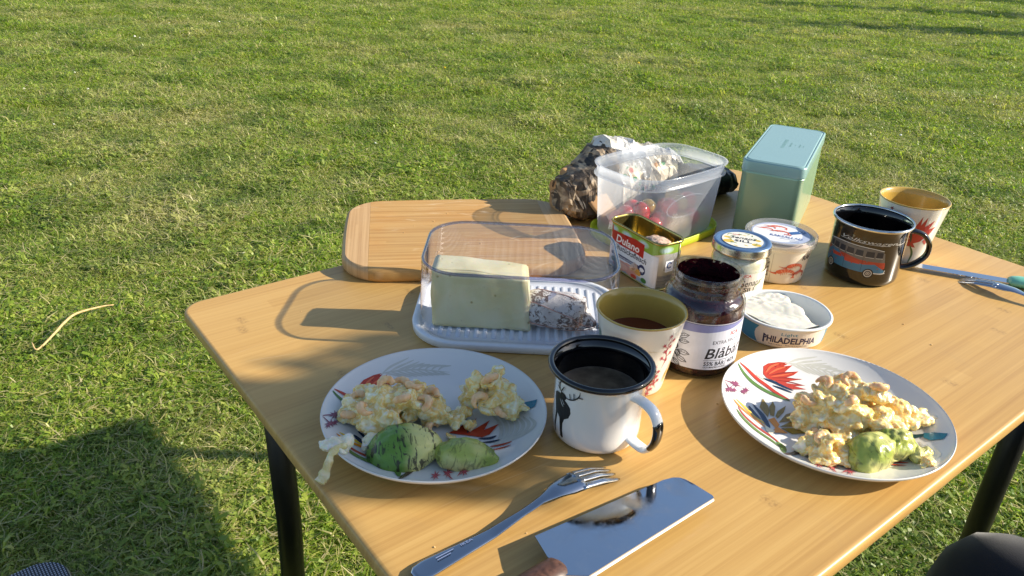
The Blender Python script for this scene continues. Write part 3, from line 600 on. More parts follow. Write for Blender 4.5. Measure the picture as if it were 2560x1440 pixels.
def avo_mat(name, brown=.5, yellow=.3):
    t = NT(name); ob = t.obj()
    n = t.noise(ob, 20, 2, .4, .3); c = t.ramp(n, [(.33, (.16, .26, .04, 1)), (.45, (.36, .42, .08, 1)), (.58, (.62, .58, .22, 1))]) if yellow > .4 else t.ramp(n, [(.35, (.12, .24, .035, 1)), (.47, (.34, .42, .075, 1)), (.60, (.60, .56, .19, 1))])
    if yellow > 1:
        sx_ = t.n('ShaderNodeSeparateXYZ'); t.l(ob, sx_.inputs[0]); c = t.mix(t.mapr(t.math('ADD', sx_.outputs[0], t.math('MULTIPLY', t.math('SUBTRACT', n, .5), .06)), -.004, .016, 0, 1), (.13, .26, .035, 1), (.68, .64, .23, 1))
    st = t.noise(t.scl(ob, (3.2, 1, 1.6)), 62, 3, .6, 1.0)
    c = t.mix(t.math('MULTIPLY', t.mapr(st, .52, .60, 0, 1), brown), c, (.035, .026, .016, 1))
    return t.done(t.bsdf(c, .26, spec=.5, sub=.15, bump=t.math('ADD', t.noise(ob, 160, 3), t.math('MULTIPLY', st, .6)), bstr=.45, bdist=.0015))
def avocado(px, py, x, y, z, a, b, h, rot, label, mat, tilt=(0, 0), wob=.05):
    bm = bmesh.new(); r = bmesh.ops.create_icosphere(bm, subdivisions=5, radius=1); off = Vector((x*900, y*900, 0))
    for v in bm.verts:
        c = v.co.copy(); pear = 1-.16*c.x
        n = 1+wob*1.4*mnoise.noise(c*1.3+off)+wob*.7*mnoise.noise(c*4+off)+.012*mnoise.noise(c*12+off)
        zz = c.z*h if c.z > 0 else c.z*h*.28
        rim = math.exp(-(c.z/.14)**2)*.05*mnoise.noise(c*9+off)
        v.co = Vector((c.x*a*n*(1+rim), c.y*b*pear*n*(1+rim), zz*n))
    me = bpy.data.meshes.new('m'); bm.to_mesh(me); bm.free()
    o = link('avocado_half', me, mat); o.location = (px+x, py+y, HT+z); o.rotation_euler = (tilt[0], tilt[1], rot); return tag(o, label, 'avocado')
AV1 = avo_mat('avocado_streaked', .9, 2); AV2 = avo_mat('avocado_pale', .45, .8)
avocado(LX, LY, -.0205, -.055, .009, .034, .0245, .0235, .25, 'dark streaked green avocado half on the left plate', AV1, (.15, -.1), .06)
avocado(LX, LY, .0335, -.060, .010, .0285, .0165, .018, -.05, 'smaller pale bruised avocado half at the front of the left plate', AV2, (.1, .1), .10)
avocado(RX, RY, .012, -.062, .009, .0275, .019, .024, .5, 'green avocado half lying under egg at the front of the right plate', AV2, (.2, -.1), .10)
avocado(RX, RY, .036, -.052, .010, .022, .015, .021, .2, 'crushed avocado piece right of the avocado half on the right plate', AV2, (.1, .2), .17)
B = mound(.044, .070, -.070, -.048, .010, .008, 16, .003, .006)
o = link('mashed_avocado', blobs(B), AV2, None, base(RX, RY)); tag(o, 'crumbly mashed avocado at the front right of the right plate', 'avocado')
# ------------------------------------------------------------------ enamel mug with deer
MX, MY = .085, .5965
def enamel_mug():
    wh = flat('white_enamel', 'eceef0', .12, coat=.6, var=.015, vs=15); bl = flat('black_enamel', '0a0b0e', .1, coat=.6, var=.05)
    root = thing('enamel_mug', 'white enamel mug with black rim and deer print in the centre of the table', 'mug', base(MX, MY))
    body = [(0, .0012), (.030, .0010), (.0335, .0), (.0375, .0012), (.0402, .0045), (.0412, .009), (.0415, .016), (.0417, .066), (.0428, .0705), (.0455, .0735), (.0462, .0748)]
    link('mug_body', lathe(body, 96), wh, root)
    inner = [(.0462, .0752), (.0448, .0740), (.0420, .0708), (.0404, .066), (.0402, .016), (.0395, .007), (.036, .0032), (0, .0028)]
    link('mug_inside', lathe(inner, 96), bl, root)
    link('rim', lathe([(.0462+.0030*math.cos(a), .0752+.0030*math.sin(a)) for a in np.linspace(0, 2*PI, 16, endpoint=False)], 96, True), bl, root)
    ha = math.radians(-47); d = Vector((math.cos(ha), math.sin(ha), 0))
    P = spline([d*.0405+Vector((0, 0, .060)), d*.050+Vector((0, 0, .0605)), d*.0625+Vector((0, 0, .0565)), d*.0695+Vector((0, 0, .045)), d*.0690+Vector((0, 0, .028)), d*.061+Vector((0, 0, .0145)), d*.050+Vector((0, 0, .0135)), d*.0405+Vector((0, 0, .016))], 8)
    side = Vector((-d.y, d.x, 0))
    h = link('handle', tube(P, [(.0062, .0030)]*len(P), 16, up=side), wh, root)
    n = len(P); seg = P[int(n*.40):int(n*.66)+1]
    link('handle_grip', tube(seg, [(.0064*min(1, .75+.25*i), .0033) for i in range(3)]+[(.0065, .0033)]*(len(seg)-6)+[(.0064*min(1, .75+.25*i), .0033) for i in (2, 1, 0)], 16, up=side), bl, h)
    P2 = Print(); k = 'black'
    bodyp = [(-.016, .050), (-.012, .053), (-.006, .054), (-.002, .0515), (.004, .049), (.008, .0455), (.009, .040), (.007, .034), (.002, .030), (.0, .024), (.0005, .016), (.002, .010), (.0005, .008), (-.002, .010), (-.0035, .018), (-.005, .028), (-.009, .031), (-.0105, .022), (-.0112, .013), (-.0095, .009), (-.0120, .0095), (-.0135, .016), (-.0130, .030), (-.0145, .038), (-.0165, .044)]
    P2.poly(bodyp, '1c2024')
    P2.ell(-.0015, .0535, .0042, .0035, '1c2024')
    for pts in ([(-.003, .055), (-.007, .058), (-.008, .063), (-.006, .068)], [(-.0075, .061), (-.0105, .064)], [(-.0068, .058), (-.011, .060)], [(-.007, .065), (-.0045, .0685)], [(0, .055), (.006, .0545), (.012, .057), (.0165, .062), (.0175, .067)], [(.008, .055), (.007, .061)], [(.012, .057), (.0115, .0635)], [(.0155, .061), (.0205, .0615)], [(-.004, .056), (-.002, .061), (.0005, .065)], [(-.0055, .0525), (-.0085, .0545)]):
        P2.stroke(pts, .0013, '1c2024')
    P2.stroke([(-.004, .050), (-.001, .046), (.001, .044)], .0009, 'c9cdd2'); P2.stroke([(-.001, .0505), (.002, .047)], .0008, 'c9cdd2')
    P2.build('deer_print', cylmap(lambda v: interp([(0, .0375), (.0045, .0402), (.009, .0412), (.016, .0415), (.066, .0417)])(v), math.radians(-98-46)), root, step=.003, base=.00015)
    lq = (lambda t: t.done(t.bsdf(t.ramp(t.noise(t.obj(), 70, 3), [(.35, (.12, .080, .045, 1)), (.65, (.22, .155, .09, 1))]), .06, spec=.6)))(NT('milky_coffee'))
    o = link('coffee', lathe([(0, .0455), (.030, .0455), (.0385, .0456), (.0401, .0462)], 64), lq, None, base(MX, MY)); tag(o, 'milky coffee half filling the white deer mug', 'coffee')
enamel_mug()
# ------------------------------------------------------------------ melamine cups
def melamine_cup(x, y, h, rt, rb, label, facing, motif):
    wh = flat('cup_cream', 'ece6da', .22, coat=.3, var=.02); ye = flat('cup_mustard', 'c2a04c', .24, coat=.3, var=.04)
    root = thing('melamine_cup', label, 'cup', base(x, y))
    rf = interp([(0, rb-.001), (.003, rb), (.35*h, rb+(rt-rb)*.30), (.7*h, rb+(rt-rb)*.66), (h, rt-.0005)])
    zs = np.linspace(.003, h-.0016, 14)
    link('cup_body', lathe([(0, .002), (rb-.005, .002), (rb-.004, 0), (rb-.0012, 0)]+[(rf(z), z) for z in zs], 80), wh, root)
    link('cup_inside', lathe([(rf(h-.0016), h-.0015), (rt, h-.0006), (rt-.0006, h+.0004), (rt-.0018, h+.0003), (rt-.0026, h-.001)]+[(rf(z)-.0026, z) for z in zs[::-1]]+[(rb-.006, .0045), (0, .0045)], 80), ye, root)
    P = Print(); motif(P, h); P.build('printed_flowers', cylmap(rf, facing), root, step=.004, lift=.00001, base=.00012)
    if motif is motif1:
        P = Print()
        P.poly([(-.052, .046), (-.046, .050), (-.043, .058), (-.045, .066), (-.049, .070), (-.053, .064), (-.055, .055)], '6f8a80')
        P.build('printed_leaf', cylmap(rf, facing), root, step=.004, lift=.00001, base=.00012)
    if motif is motif2:
        P = Print(); P.poly([(-.026+(.004 if k % 2 == 0 else .0012)*math.cos(k*PI/6), .083+(.0035 if k % 2 == 0 else .0012)*math.sin(k*PI/6)) for k in range(12)], '8a2a34')
        P.build('printed_blossom', cylmap(rf, facing), root, step=.004, lift=.00001, base=.00012)
    return rf
def sprig(P, x, y, s, c, flip=1):
    P.stroke([(x, y), (x+.004*s*flip, y+.012*s), (x+.003*s*flip, y+.024*s), (x+.008*s*flip, y+.038*s)], .0009, c)
    for i, (a, b) in enumerate([(.004, .010), (-.002, .014), (.009, .018), (.001, .022), (.007, .027), (-.001, .030), (.011, .034), (.006, .040)]):
        cx, cy_ = x+a*s*flip, y+b*s
        P.poly([(cx+(.0034 if k % 2 == 0 else .0011)*math.cos(k*PI/6+i), cy_+(.0034 if k % 2 == 0 else .0011)*math.sin(k*PI/6+i)) for k in range(12)], c)
        P.stroke([(x+.003*s*flip, y+(b-.004)*s), (cx, cy_)], .0006, c, False, False)
def motif1(P, h):
    for a in range(7): P.stroke([(-.012, .020+.001*a), (-.008+.002*a, .045+.002*a), (-.004+.0045*a, .066-.001*a)], .0016, 'd9cfb6')
    sprig(P, .030, .036, 1, 'b8505a'); sprig(P, .026, .010, .75, 'b8505a', -1); sprig(P, .014, -.002, .7, 'b8505a')
    P.stroke([(.036, .014), (.040, .024), (.048, .034)], .0022, 'd9a83a'); P.stroke([(.034, .016), (.041, .030), (.046, .040)], .0012, 'e0bc60')
def motif2(P, h):
    P.poly([(.006, .046), (.010, .062), (.017, .080), (.017, .066), (.024, .079), (.023, .064), (.036, .074), (.030, .060), (.042, .064), (.032, .050), (.022, .040), (.012, .036)], 'c23c34')
    P.poly([(-.012, .050), (-.004, .040), (.006, .032), (.018, .030), (.010, .042), (0, .046)], 'b83a34')
    P.stroke([(.0, .064), (.002, .052), (.006, .040)], .003, '3a4238'); P.stroke([(.006, .062), (.008, .050), (.010, .038)], .003, '4a4a3a')
    P.stroke([(.010, .034), (.016, .020), (.014, .004)], .003, '4f6a3c'); P.poly([(.026, .040), (.032, .050), (.036, .046), (.032, .034)], 'c85a50')
    for k in range(10):
        pass
CX, CY = .1315, .6843
rf = melamine_cup(CX, CY, .088, .046, .0312, 'cream flower-printed cup of tea behind the white mug', math.radians(-101), motif1)
tea = (lambda t: t.done(t.bsdf((.13, .018, .004, 1), .04, spec=.6)))(NT('black_tea'))
o = link('tea', lathe([(0, .056), (rf(.056)-.0027, .056)], 64), tea, None, base(CX, CY)); tag(o, 'dark red-brown tea filling the cup behind the white mug', 'tea')
melamine_cup(.5694-.0002, 1.0486, .0918, .0473, .0322, 'empty cream cup with yellow inside and red flower behind the black mug', math.radians(-118), motif2)
# ------------------------------------------------------------------ black mug with van
def black_mug():
    x, y = .486, .9823
    bl = flat('black_enamel_gloss', '08080a', .09, coat=.7, var=.05); st = flat('polished_rim', 'cfd0d0', .12, 1, var=.03)
    root = thing('black_mug', 'black enamel mug with steel rim and a van print beside the tubs', 'mug', base(x, y))
    body = [(0, .0012), (.036, .001), (.040, 0), (.0440, .0012), (.0468, .0045), (.0476, .010), (.0478, .070), (.0484, .076), (.0500, .0805), (.0505, .0818)]
    link('mug_body', lathe(body, 96), bl, root)
    link('mug_inside', lathe([(.0503, .0820), (.0492, .0806), (.0474, .076), (.0466, .070), (.0464, .010), (.044, .004), (0, .0032)], 96), bl, root)
    link('rim', lathe([(.0506+.0017*math.cos(a), .0826+.0021*math.sin(a)) for a in np.linspace(0, 2*PI, 14, endpoint=False)], 96, True), st, root)
    ha = math.radians(-8); d = Vector((math.cos(ha), math.sin(ha), 0)); Z = lambda r, z: d*r+Vector((0, 0, z))
    P = spline([Z(.0470, .0685), Z(.056, .0700), Z(.070, .0650), Z(.0795, .052), Z(.0790, .036), Z(.068, .023), Z(.056, .0170), Z(.0470, .0165)], 8)
    link('handle', tube(P, [(.0060, .0034)]*len(P), 16, up=(-d.y, d.x, 0)), bl, root)
    for z in (.0685, .0165):
        q = link('handle_foot', lathe([(0, .001), (.006, .0008), (.0075, 0)], 16), bl, root, Z(.0478, z)); q.rotation_euler = (0, PI/2, 0); q.rotation_euler = (PI/2, 0, ha+PI/2); q.scale = (.8, 1.3, 1)
    P = Print(); W_ = 'c9c7c0'
    P.text('Volkswagen', .001, .0630, .0046, W_, width=.074, shear=.35, bold=-.004)
    P.stroke([(-.037, .0622), (.030, .0622)], .0005, W_, False); P.stroke([(.040, .0632), (.050, .0638), (.0555, .0665)], .0010, W_, False)
    ox, oy = -.014, .018
    def T(l): return [(ox+a*.001, oy+b*.001) for a, b in l]
    red, blu, dk = 'a8402e', '3f7596', '2b2f38'
    P.poly(T([(-41, 34), (-36, 38), (-10, 38.5), (22, 38), (36, 36), (40, 33), (42, 22), (43, 18), (-44, 17), (-44, 26)]), '6b6660')
    P.poly(T([(-44, 26), (-30, 22), (-10, 24), (10, 21), (43, 20), (44, 12), (40, 9), (-44, 9)]), red)
    P.poly(T([(-44, 18), (-36, 24), (-22, 25), (-12, 18), (0, 19), (14, 15), (30, 17), (40, 11), (45, 8), (44, 4), (-42, 4), (-45, 8)]), blu)
    P.poly(T([(-32, 20), (-16, 21), (-14, 17), (-30, 15.5)]), 'b5402e'); P.poly(T([(-10, 19.5), (8, 19.5), (12, 14.5), (-9, 14)]), 'b5402e')
    for a, b in ((-39, -33), (-31, -22), (-20, -11), (-9, 1), (3, 13), (16, 27), (29, 38)):
        P.poly(T([(a, 26.5), (b, 26.5), (b-.5, 34.5), (a+.8, 34.5)]), dk)
        P.stroke(T([(a, 26), (b, 26)]), .0006, W_, False, False)
    P.stroke(T([(-42, 36), (-20, 39.4), (20, 39.2), (38, 36.5)]), .0011, W_, False)
    for a in (-32, -10, 14): P.stroke(T([(a, 24), (a+.4, 5)]), .0004, dk, False, False)
    P.stroke(T([(30, 4.5), (40, 4), (46, 5)]), .0016, W_, False); P.stroke(T([(44, 5), (45.5, 9)]), .0010, W_, False)
    for a in (-31, 24):
        P.ell(*T([(a, 3.5)])[0], .0068, .0068, '0c0c0e'); P.ring(*T([(a, 3.5)])[0], .0046, .0011, W_); P.ell(*T([(a, 3.5)])[0], .0028, .0028, 'a9a49a'); P.ring(*T([(a, 3.5)])[0], .0014, .0005, dk)
    P.build('van_print', cylmap(.0477, math.radians(-116.3)), root, step=.003, lift=.00001, base=.00022)
black_mug()
# ------------------------------------------------------------------ jam jar
GLASS = thin_glass('clear_glass', gloss=.10, edge=.7, edgecol=(.45, .48, .47))
def jam_jar():
    x, y, h = .2058, .7338, .112
    root = thing('jam_jar', 'open glass jar of dark blueberry jam with printed label beside the right plate', 'jar', base(x, y))
    t = NT('jam_glass'); ob = t.obj(); sp = t.n('ShaderNodeSeparateXYZ'); t.l(ob, sp.inputs[0])
    body = [(0, .002), (.034, .001), (.040, .0), (.0428, .004), (.0435, .009), (.0435, .078), (.0425, .0835), (.0385, .0885), (.0352, .0905), (.0350, .0935), (.0366, .0955), (.0366, .0975), (.0352, .0990), (.0352, .1030), (.0368, .1045), (.0368, .1070), (.0356, .1090), (.0358, h), (.0345, h+.0006), (.0335, h-.001)]
    inn = [(.0328, .105), (.0328, .0905), (.036, .0865), (.0408, .080), (.0412, .077), (.0412, .008), (.036, .0035), (0, .003)]
    link('jar_glass', lathe(body+inn[:1], 96), GLASS, root)
    # smears of jam clinging to the inside of the neck
    t = NT('jam_smear'); n = t.noise(t.scl(t.obj(), (1, 1, 1.3)), 95, 5, .7, .5)
    d = t.bsdf(t.ramp(n, [(.4, (.06, .004, .008, 1)), (.6, (.012, .002, .005, 1))]), .12, bump=n, bstr=.6, bdist=.002); tr = t.n('ShaderNodeBsdfTransparent'); mx = t.n('ShaderNodeMixShader')
    sz = t.n('ShaderNodeSeparateXYZ'); t.l(t.obj(), sz.inputs[0])
    g = t.math('ADD', n, t.mapr(sz.outputs[2], .090, .111, .30, -.01))
    t.put(mx.inputs[0], t.mapr(g, .44, .49, .15, 1)); t.l(tr.outputs[0], mx.inputs[1]); t.l(d, mx.inputs[2])
    link('jam_smear', lathe([(.0322, h-.003), (.0322, .0905), (.0352, .0868)], 96), t.done(mx.outputs[0]), root)
    P = Print()
    P.stroke([(-.085, .068), (.085, .068)], .001, 'c9c9d6', False)
    lab = [(-.072, .014), (.072, .014), (.072, .067), (-.072, .067)]
    P.poly(lab, 'd9dae6'); P.poly([(-.072, .0575), (-.05, .056), (-.02, .0575), (.01, .0585), (.04, .062), (.072, .067), (-.072, .067)], '7f83b4')
    K = '1d1d24'
    cx0 = .030
    P.text('ICA', cx0+.012, .0540, .0044, 'd63a30', width=.0115, shear=.15, bold=.03)
    P.text('EXTRA FIN SYLT', cx0+.006, .0455, .0042, K, width=.038, bold=.004, rot=.04)
    P.text('Blåbär', cx0+.004, .0285, .0125, K, width=.050, shear=.25, bold=.014, rot=.05)
    P.stroke([(cx0-.020, .0252), (cx0+.026, .0262)], .0005, K, False); P.stroke([(cx0+.006, .0252), (cx0+.006, .0185)], .0005, K, False)
    P.text('55% BÄR', cx0-.0075, .0190, .0048, K, width=.024, bold=.02); P.text('40%', cx0+.015, .0195, .0048, K, width=.013, bold=.015)
    P.text('OCH MINDRE SOCKER', cx0-.0065, .0160, .0020, K, width=.026, bold=.01)
    # engraved blueberry twig
    r = random.Random(3)
    P.stroke([(-.034, .014), (-.026, .026), (-.030, .040), (-.022, .054), (-.024, .064)], .0012, K, False)
    for (lx, ly, a, L) in ((-.020, .060, .6, .010), (-.031, .059, 2.3, .010), (-.014, .0505, .35, .012), (-.013, .044, .1, .011), (-.038, .046, 2.6, .011), (-.012, .031, -.1, .013), (-.013, .0225, -.35, .012), (-.040, .030, 2.9, .012), (-.018, .0175, -.6, .010), (-.046, .052, 2.0, .010), (-.044, .018, 3.4, .010), (-.021, .066, 1.4, .008)):
        dx, dy = math.cos(a), math.sin(a)
        o_ = [(lx+dx*L*f-dy*w*L, ly+dy*L*f+dx*w*L) for f, w in ((-.5, 0), (-.2, .2), (.15, .22), (.55, 0), (.15, -.22), (-.2, -.2))]
        P.stroke(o_+[o_[0]], .0007, K, False, False); P.stroke([(lx-dx*L*.5, ly-dy*L*.5), (lx+dx*L*.5, ly+dy*L*.5)], .0005, K, False, False)
        for q in (-.2, .05, .28): P.stroke([(lx+dx*L*q, ly+dy*L*q), (lx+dx*L*(q+.1)-dy*L*.13, ly+dy*L*(q+.1)+dx*L*.13)], .00035, K, False, False)
    for (bx, by, s) in ((-.022, .036, .0042), (-.031, .0345, .0038), (-.018, .0285, .0036), (-.027, .022, .0044), (-.034, .0255, .0038), (-.021, .047, .0032), (-.037, .039, .0038)):
        P.ell(bx, by, s, s, '3a3a44'); P.ell(bx-.25*s, by+.25*s, s*.45, s*.45, 'aeb0bc'); P.ring(bx+.2*s, by-.2*s, s*.35, .0005, 'd0d2dc')
    P.build('label', cylmap(.0436, math.radians(-105.7)), root, step=.004, lift=.000006, base=.0003)
    t = NT('blueberry_jam'); n = t.noise(t.obj(), 130, 3)
    jm = t.done(t.bsdf(t.ramp(n, [(.4, (.018, .003, .007, 1)), (.65, (.055, .006, .010, 1))]), .08, spec=.7, bump=n, bstr=.5, bdist=.003))
    V = lathe([(0, .0035), (.040, .0035), (.0418, .010), (.0418, .0780), (.0400, .0830), (.0350, .0872), (.0330, .0885), (.02, .0870), (0, .0862)], 80)
    o = link('jam', V, jm, None, base(x, y)); tag(o, 'dark blueberry jam inside the open labelled jar', 'jam')
jam_jar()
# ------------------------------------------------------------------ cream cheese tub
def cheese_tub():
    x, y = .323, .807; rot = 0
    root = thing('cream_cheese_tub', 'open oval white and blue cream cheese tub between jam jar and right plate', 'tub', base(x, y))
    wh = flat('tub_white', 'e9ebe8', .3, var=.02)
    def ov(a, b, n=72): return [(math.copysign(abs(math.cos(t))**.93, math.cos(t))*a, math.copysign(abs(math.sin(t))**.93, math.sin(t))*b) for t in [2*PI*i/n for i in range(n)]]
    A, B_ = .0545, .0510; H = .030
    rings = [(ov(A-.010, B_-.010), .0012), (ov(A-.0085, B_-.0085), 0), (ov(A-.0070, B_-.0070), .0012), (ov(A-.0065, B_-.0065), .003), (ov(A-.0030, B_-.0030), H-.004), (ov(A-.0008, B_-.0008), H-.0035), (ov(A, B_), H-.0018), (ov(A, B_), H-.0006), (ov(A-.001, B_-.001), H), (ov(A-.0032, B_-.0032), H-.0003), (ov(A-.0040, B_-.0040), H-.002), (ov(A-.0075, B_-.0075), .004), (ov(A-.0085, B_-.0085), .0026)]
    link('tub_body', loft(rings), wh, root)
    P = Print()
    def fn(u, v, e):
        k = v/(H-.004); a, b = A-.0065+.0035*k, B_-.0065+.0035*k
        th = math.radians(-111.8)+u/.0485; c, s = math.cos(th), math.sin(th)
        return ((a+e)*math.copysign(abs(c)**.93, c), (b+e)*math.copysign(abs(s)**.93, s), v)
    P.poly([(-.15, .003), (.15, .003), (.15, .0256), (-.15, .0256)], 'ece6dc')
    P.poly([(-.09, .003), (-.021, .003), (-.0245, .009), (-.0255, .014), (-.0245, .019), (-.020, .0256), (-.09, .0256)], '4a93b8')
    P.poly([(.060, .003), (.15, .003), (.15, .0256), (.058, .0256), (.062, .014)], '4a93b8')
    P.text('PHILADELPHIA', .0145, .0085, .0082, '1f2a5c', width=.058, bold=.035)
    P.text('PHILADELPHIA', .0145, .0085, .0082, '1f2a5c', width=.058, bold=.02)
    P.poly([(-.0142, .0055), (-.0122, .0055), (-.0122, .0175), (-.0142, .0175)], '1f2a5c')
    P.text('Light', .013, .0190, .0040, '4f97b0', width=.016, bold=.01)
    P.text('NATURELL · MAUSTAMATON', .0145, .0048, .0018, '3a4468', width=.042)
    P.build('label', fn, root, step=.004, lift=.000006, base=.00025)
    # the cheese: scooped surface, higher on the left, cut wall on the right
    bm = bmesh.new(); n = 90; grid = {}
    for i in range(n+1):
        for j in range(n+1):
            u, v = -1+2*i/n, -1+2*j/n
            if u*u+v*v > 1.0: 
                q = math.hypot(u, v)
                if q > 1.06: continue
                u, v = u/q, v/q
            X, Y = u*(A-.0062), v*(B_-.0062)
            edge = .60+.55*(v+.1)*-.35+.10*mnoise.noise(Vector((v*3, 1, 0)))+.05*math.sin(v*14)*mnoise.noise(Vector((v*5, 4, 0)))
            st = 1/(1+math.exp((u-edge)*22))
            top = .0276+.0014*mnoise.noise(Vector((u*1.2, v*3.2, 0)))+.0016*math.sin(v*6.5+u*1.4)+.0010*abs(mnoise.noise(Vector((u*4, v*6, 7))))
            if v > .25 and u < .3: top += .0016*mnoise.noise(Vector((u*6, v*7, 2)))
            low = .0055+.0015*mnoise.noise(Vector((u*4, v*4, 5)))
            z = low+(top-low)*st
            grid[i, j] = bm.verts.new((X, Y, z))
    for i in range(n):
        for j in range(n):
            q = [grid.get(k) for k in ((i, j), (i+1, j), (i+1, j+1), (i, j+1))]
            q = [v for v in q if v]
            if len(q) >= 3:
                try: bm.faces.new(q)
                except ValueError: pass
    me = bpy.data.meshes.new('m'); bm.to_mesh(me); bm.free()
    cm = (lambda t: t.done(t.bsdf(t.ramp(t.noise(t.obj(), 60, 3), [(.3, (.70, .68, .58, 1)), (.7, (.76, .74, .66, 1))]), .38, sub=.5, bump=t.noise(t.obj(), 420, 3), bstr=.16)))(NT('cream_cheese'))
    o = link('cream_cheese', me, cm, None, base(x, y)); tag(o, 'white cream cheese partly scooped out of the open oval tub', 'cream cheese')
cheese_tub()
# ------------------------------------------------------------------ herring jar
def herring_jar():
    x, y, h = .295, .920, .069; R = .0355
    root = thing('herring_jar', 'small glass jar with blue lid behind the jam jar', 'jar', base(x, y))
    link('jar_glass', lathe([(0, .001), (.030, .0), (.0345, .002), (R, .007), (R, .044), (R-.001, .049), (R-.004, .0545), (R-.004, .060)], 80), GLASS, root)
    fill = (lambda t: t.done(t.bsdf(t.ramp(t.noise(t.obj(), 70, 4, .6, 1), [(.35, (.62, .60, .42, 1)), (.5, (.78, .76, .62, 1)), (.65, (.50, .52, .36, 1))]), .3, sub=.3)))(NT('herring_in_sauce'))
    o = link('herring', lathe([(0, .003), (R-.003, .003), (R-.0018, .008), (R-.0018, .044), (R-.0055, .0535), (0, .0545)], 64), fill, root)
    blue = flat('lid_blue', '5878a0', .3, .25, coat=.3, var=.04); silver = flat('lid_silver', 'b8b4a8', .25, 1, var=.03)
    lid = link('lid', lathe([(.0352, .0575), (.0376, .0572), (.0382, .0582), (.0378, .060), (.0374, .0655), (.0366, .0680)], 96), silver, root)
    link('lid_top', lathe([(.0369, .0675), (.0362, .0686), (.0350, .0692), (.0325, .0693), (.0305, .0688), (.0290, .0680), (.0272, .0679), (.0262, .0684), (0, .0685)], 96), blue, lid)
    P = Print(); f = lambda u, v, e: (u*math.cos(-.30)-v*math.sin(-.30), u*math.sin(-.30)+v*math.cos(-.30), .0686+e)
    P.ell(0, 0, .0262, .0262, 'e8e4d6', n=40); r = random.Random(8)
    for (a, b, s) in ((-.017, -.010, .007), (.018, -.011, .006), (.019, .004, .004), (-.020, .003, .004)): P.ell(a, b, s, s*.8, 'd9b646')
    for k in range(26):
        a = r.uniform(0, 2*PI); q = r.uniform(.015, .024); an = r.uniform(0, PI); cx, cy_ = q*math.cos(a), q*math.sin(a)
        P.ell(cx, cy_, .0028, .0009, r.choice(['7c9458', '8fa070', '5e7f4a', 'c4c8b0', 'e8c95a']), an, 8)
    P.text('ICA', -.009, .0135, .0032, 'c9473c', width=.009, bold=.02)
    P.text('Senaps', 0, .0020, .0078, '1e2028', width=.033, shear=.3, bold=.012); P.text('SILL', .001, -.0085, .0068, '1e2028', width=.022, bold=.015)
    P.build('lid_label', f, lid, step=0, lift=.000008, base=.00015)
    P = Print(); P.poly([(-.055, .006), (.055, .006), (.055, .037), (-.055, .037)], 'e9e6dc')
    P.poly([(-.02, .006), (.008, .006), (.010, .012), (.006, .017), (-.005, .019), (-.02, .017)], 'd6b23c')
    c0 = .018
    P.text('ICA', c0-.003, .0320, .0036, 'cc3a30', width=.0095, bold=.03); P.text('Senaps', c0+.004, .0195, .0088, '20222a', width=.030, shear=.35, bold=.006, rot=.12); P.text('SILL', c0+.003, .0115, .0060, '20222a', width=.018, bold=.015)
    P.stroke([(c0-.010, .0085), (c0+.014, .0085)], .0009, '55565a', False, False)
    for k in range(6): P.ell(.03+.003*k, .020+.002*k, .002, .0007, '8aa064', k)
    P.build('label', cylmap(R, math.radians(-107.8)), root, step=.004, lift=.000006, base=.0003)
herring_jar()
# ------------------------------------------------------------------ prawn salad tub
def shrimp(P, x, y, s, c1='cf5a42', c2='e08a72', flip=1):
    arc = [(math.cos(q), math.sin(q)) for q in np.linspace(2.75, .05, 9)]
    L, Rr = [], []
    for i, (a, b) in enumerate(arc):
        w = (.24, .34, .36, .34, .31, .27, .22, .16, .10)[i]
        L.append((x+flip*s*a*(1+w), y+s*.62*b*(1+w)-.3*s)); Rr.append((x+flip*s*a*(1-w), y+s*.62*b*(1-w)-.3*s))
    P.tri(L+Rr, [(i, i+1, 9+i+1, 9+i) for i in range(8)], c1)
    for i in (2, 3, 4, 5, 6): P.stroke([L[i], Rr[i]], s*.07, c2, False, False)
    tx, ty = (L[-1][0]+Rr[-1][0])/2, (L[-1][1]+Rr[-1][1])/2
    P.poly([(tx, ty+.05*s), (tx+flip*.10*s, ty-.42*s), (tx-flip*.12*s, ty-.34*s), (tx-flip*.36*s, ty-.38*s), (tx-flip*.08*s, ty)], c1)
    hx, hy = (L[0][0]+Rr[0][0])/2, (L[0][1]+Rr[0][1])/2
    P.poly([(hx, hy+.16*s), (hx-flip*.75*s, hy-.02*s), (hx-flip*.05*s, hy-.16*s)], c1); P.stroke([(hx-flip*.3*s, hy), (hx-flip*1.0*s, hy+.12*s)], s*.05, c1, False, False)
    for k in range(4): P.stroke([Rr[1+k], (Rr[1+k][0]-flip*.05*s, Rr[1+k][1]-.25*s)], s*.05, c1, False, False)
    P.ell(hx-flip*.18*s, hy+.05*s, s*.06, s*.06, '20100c', n=8)
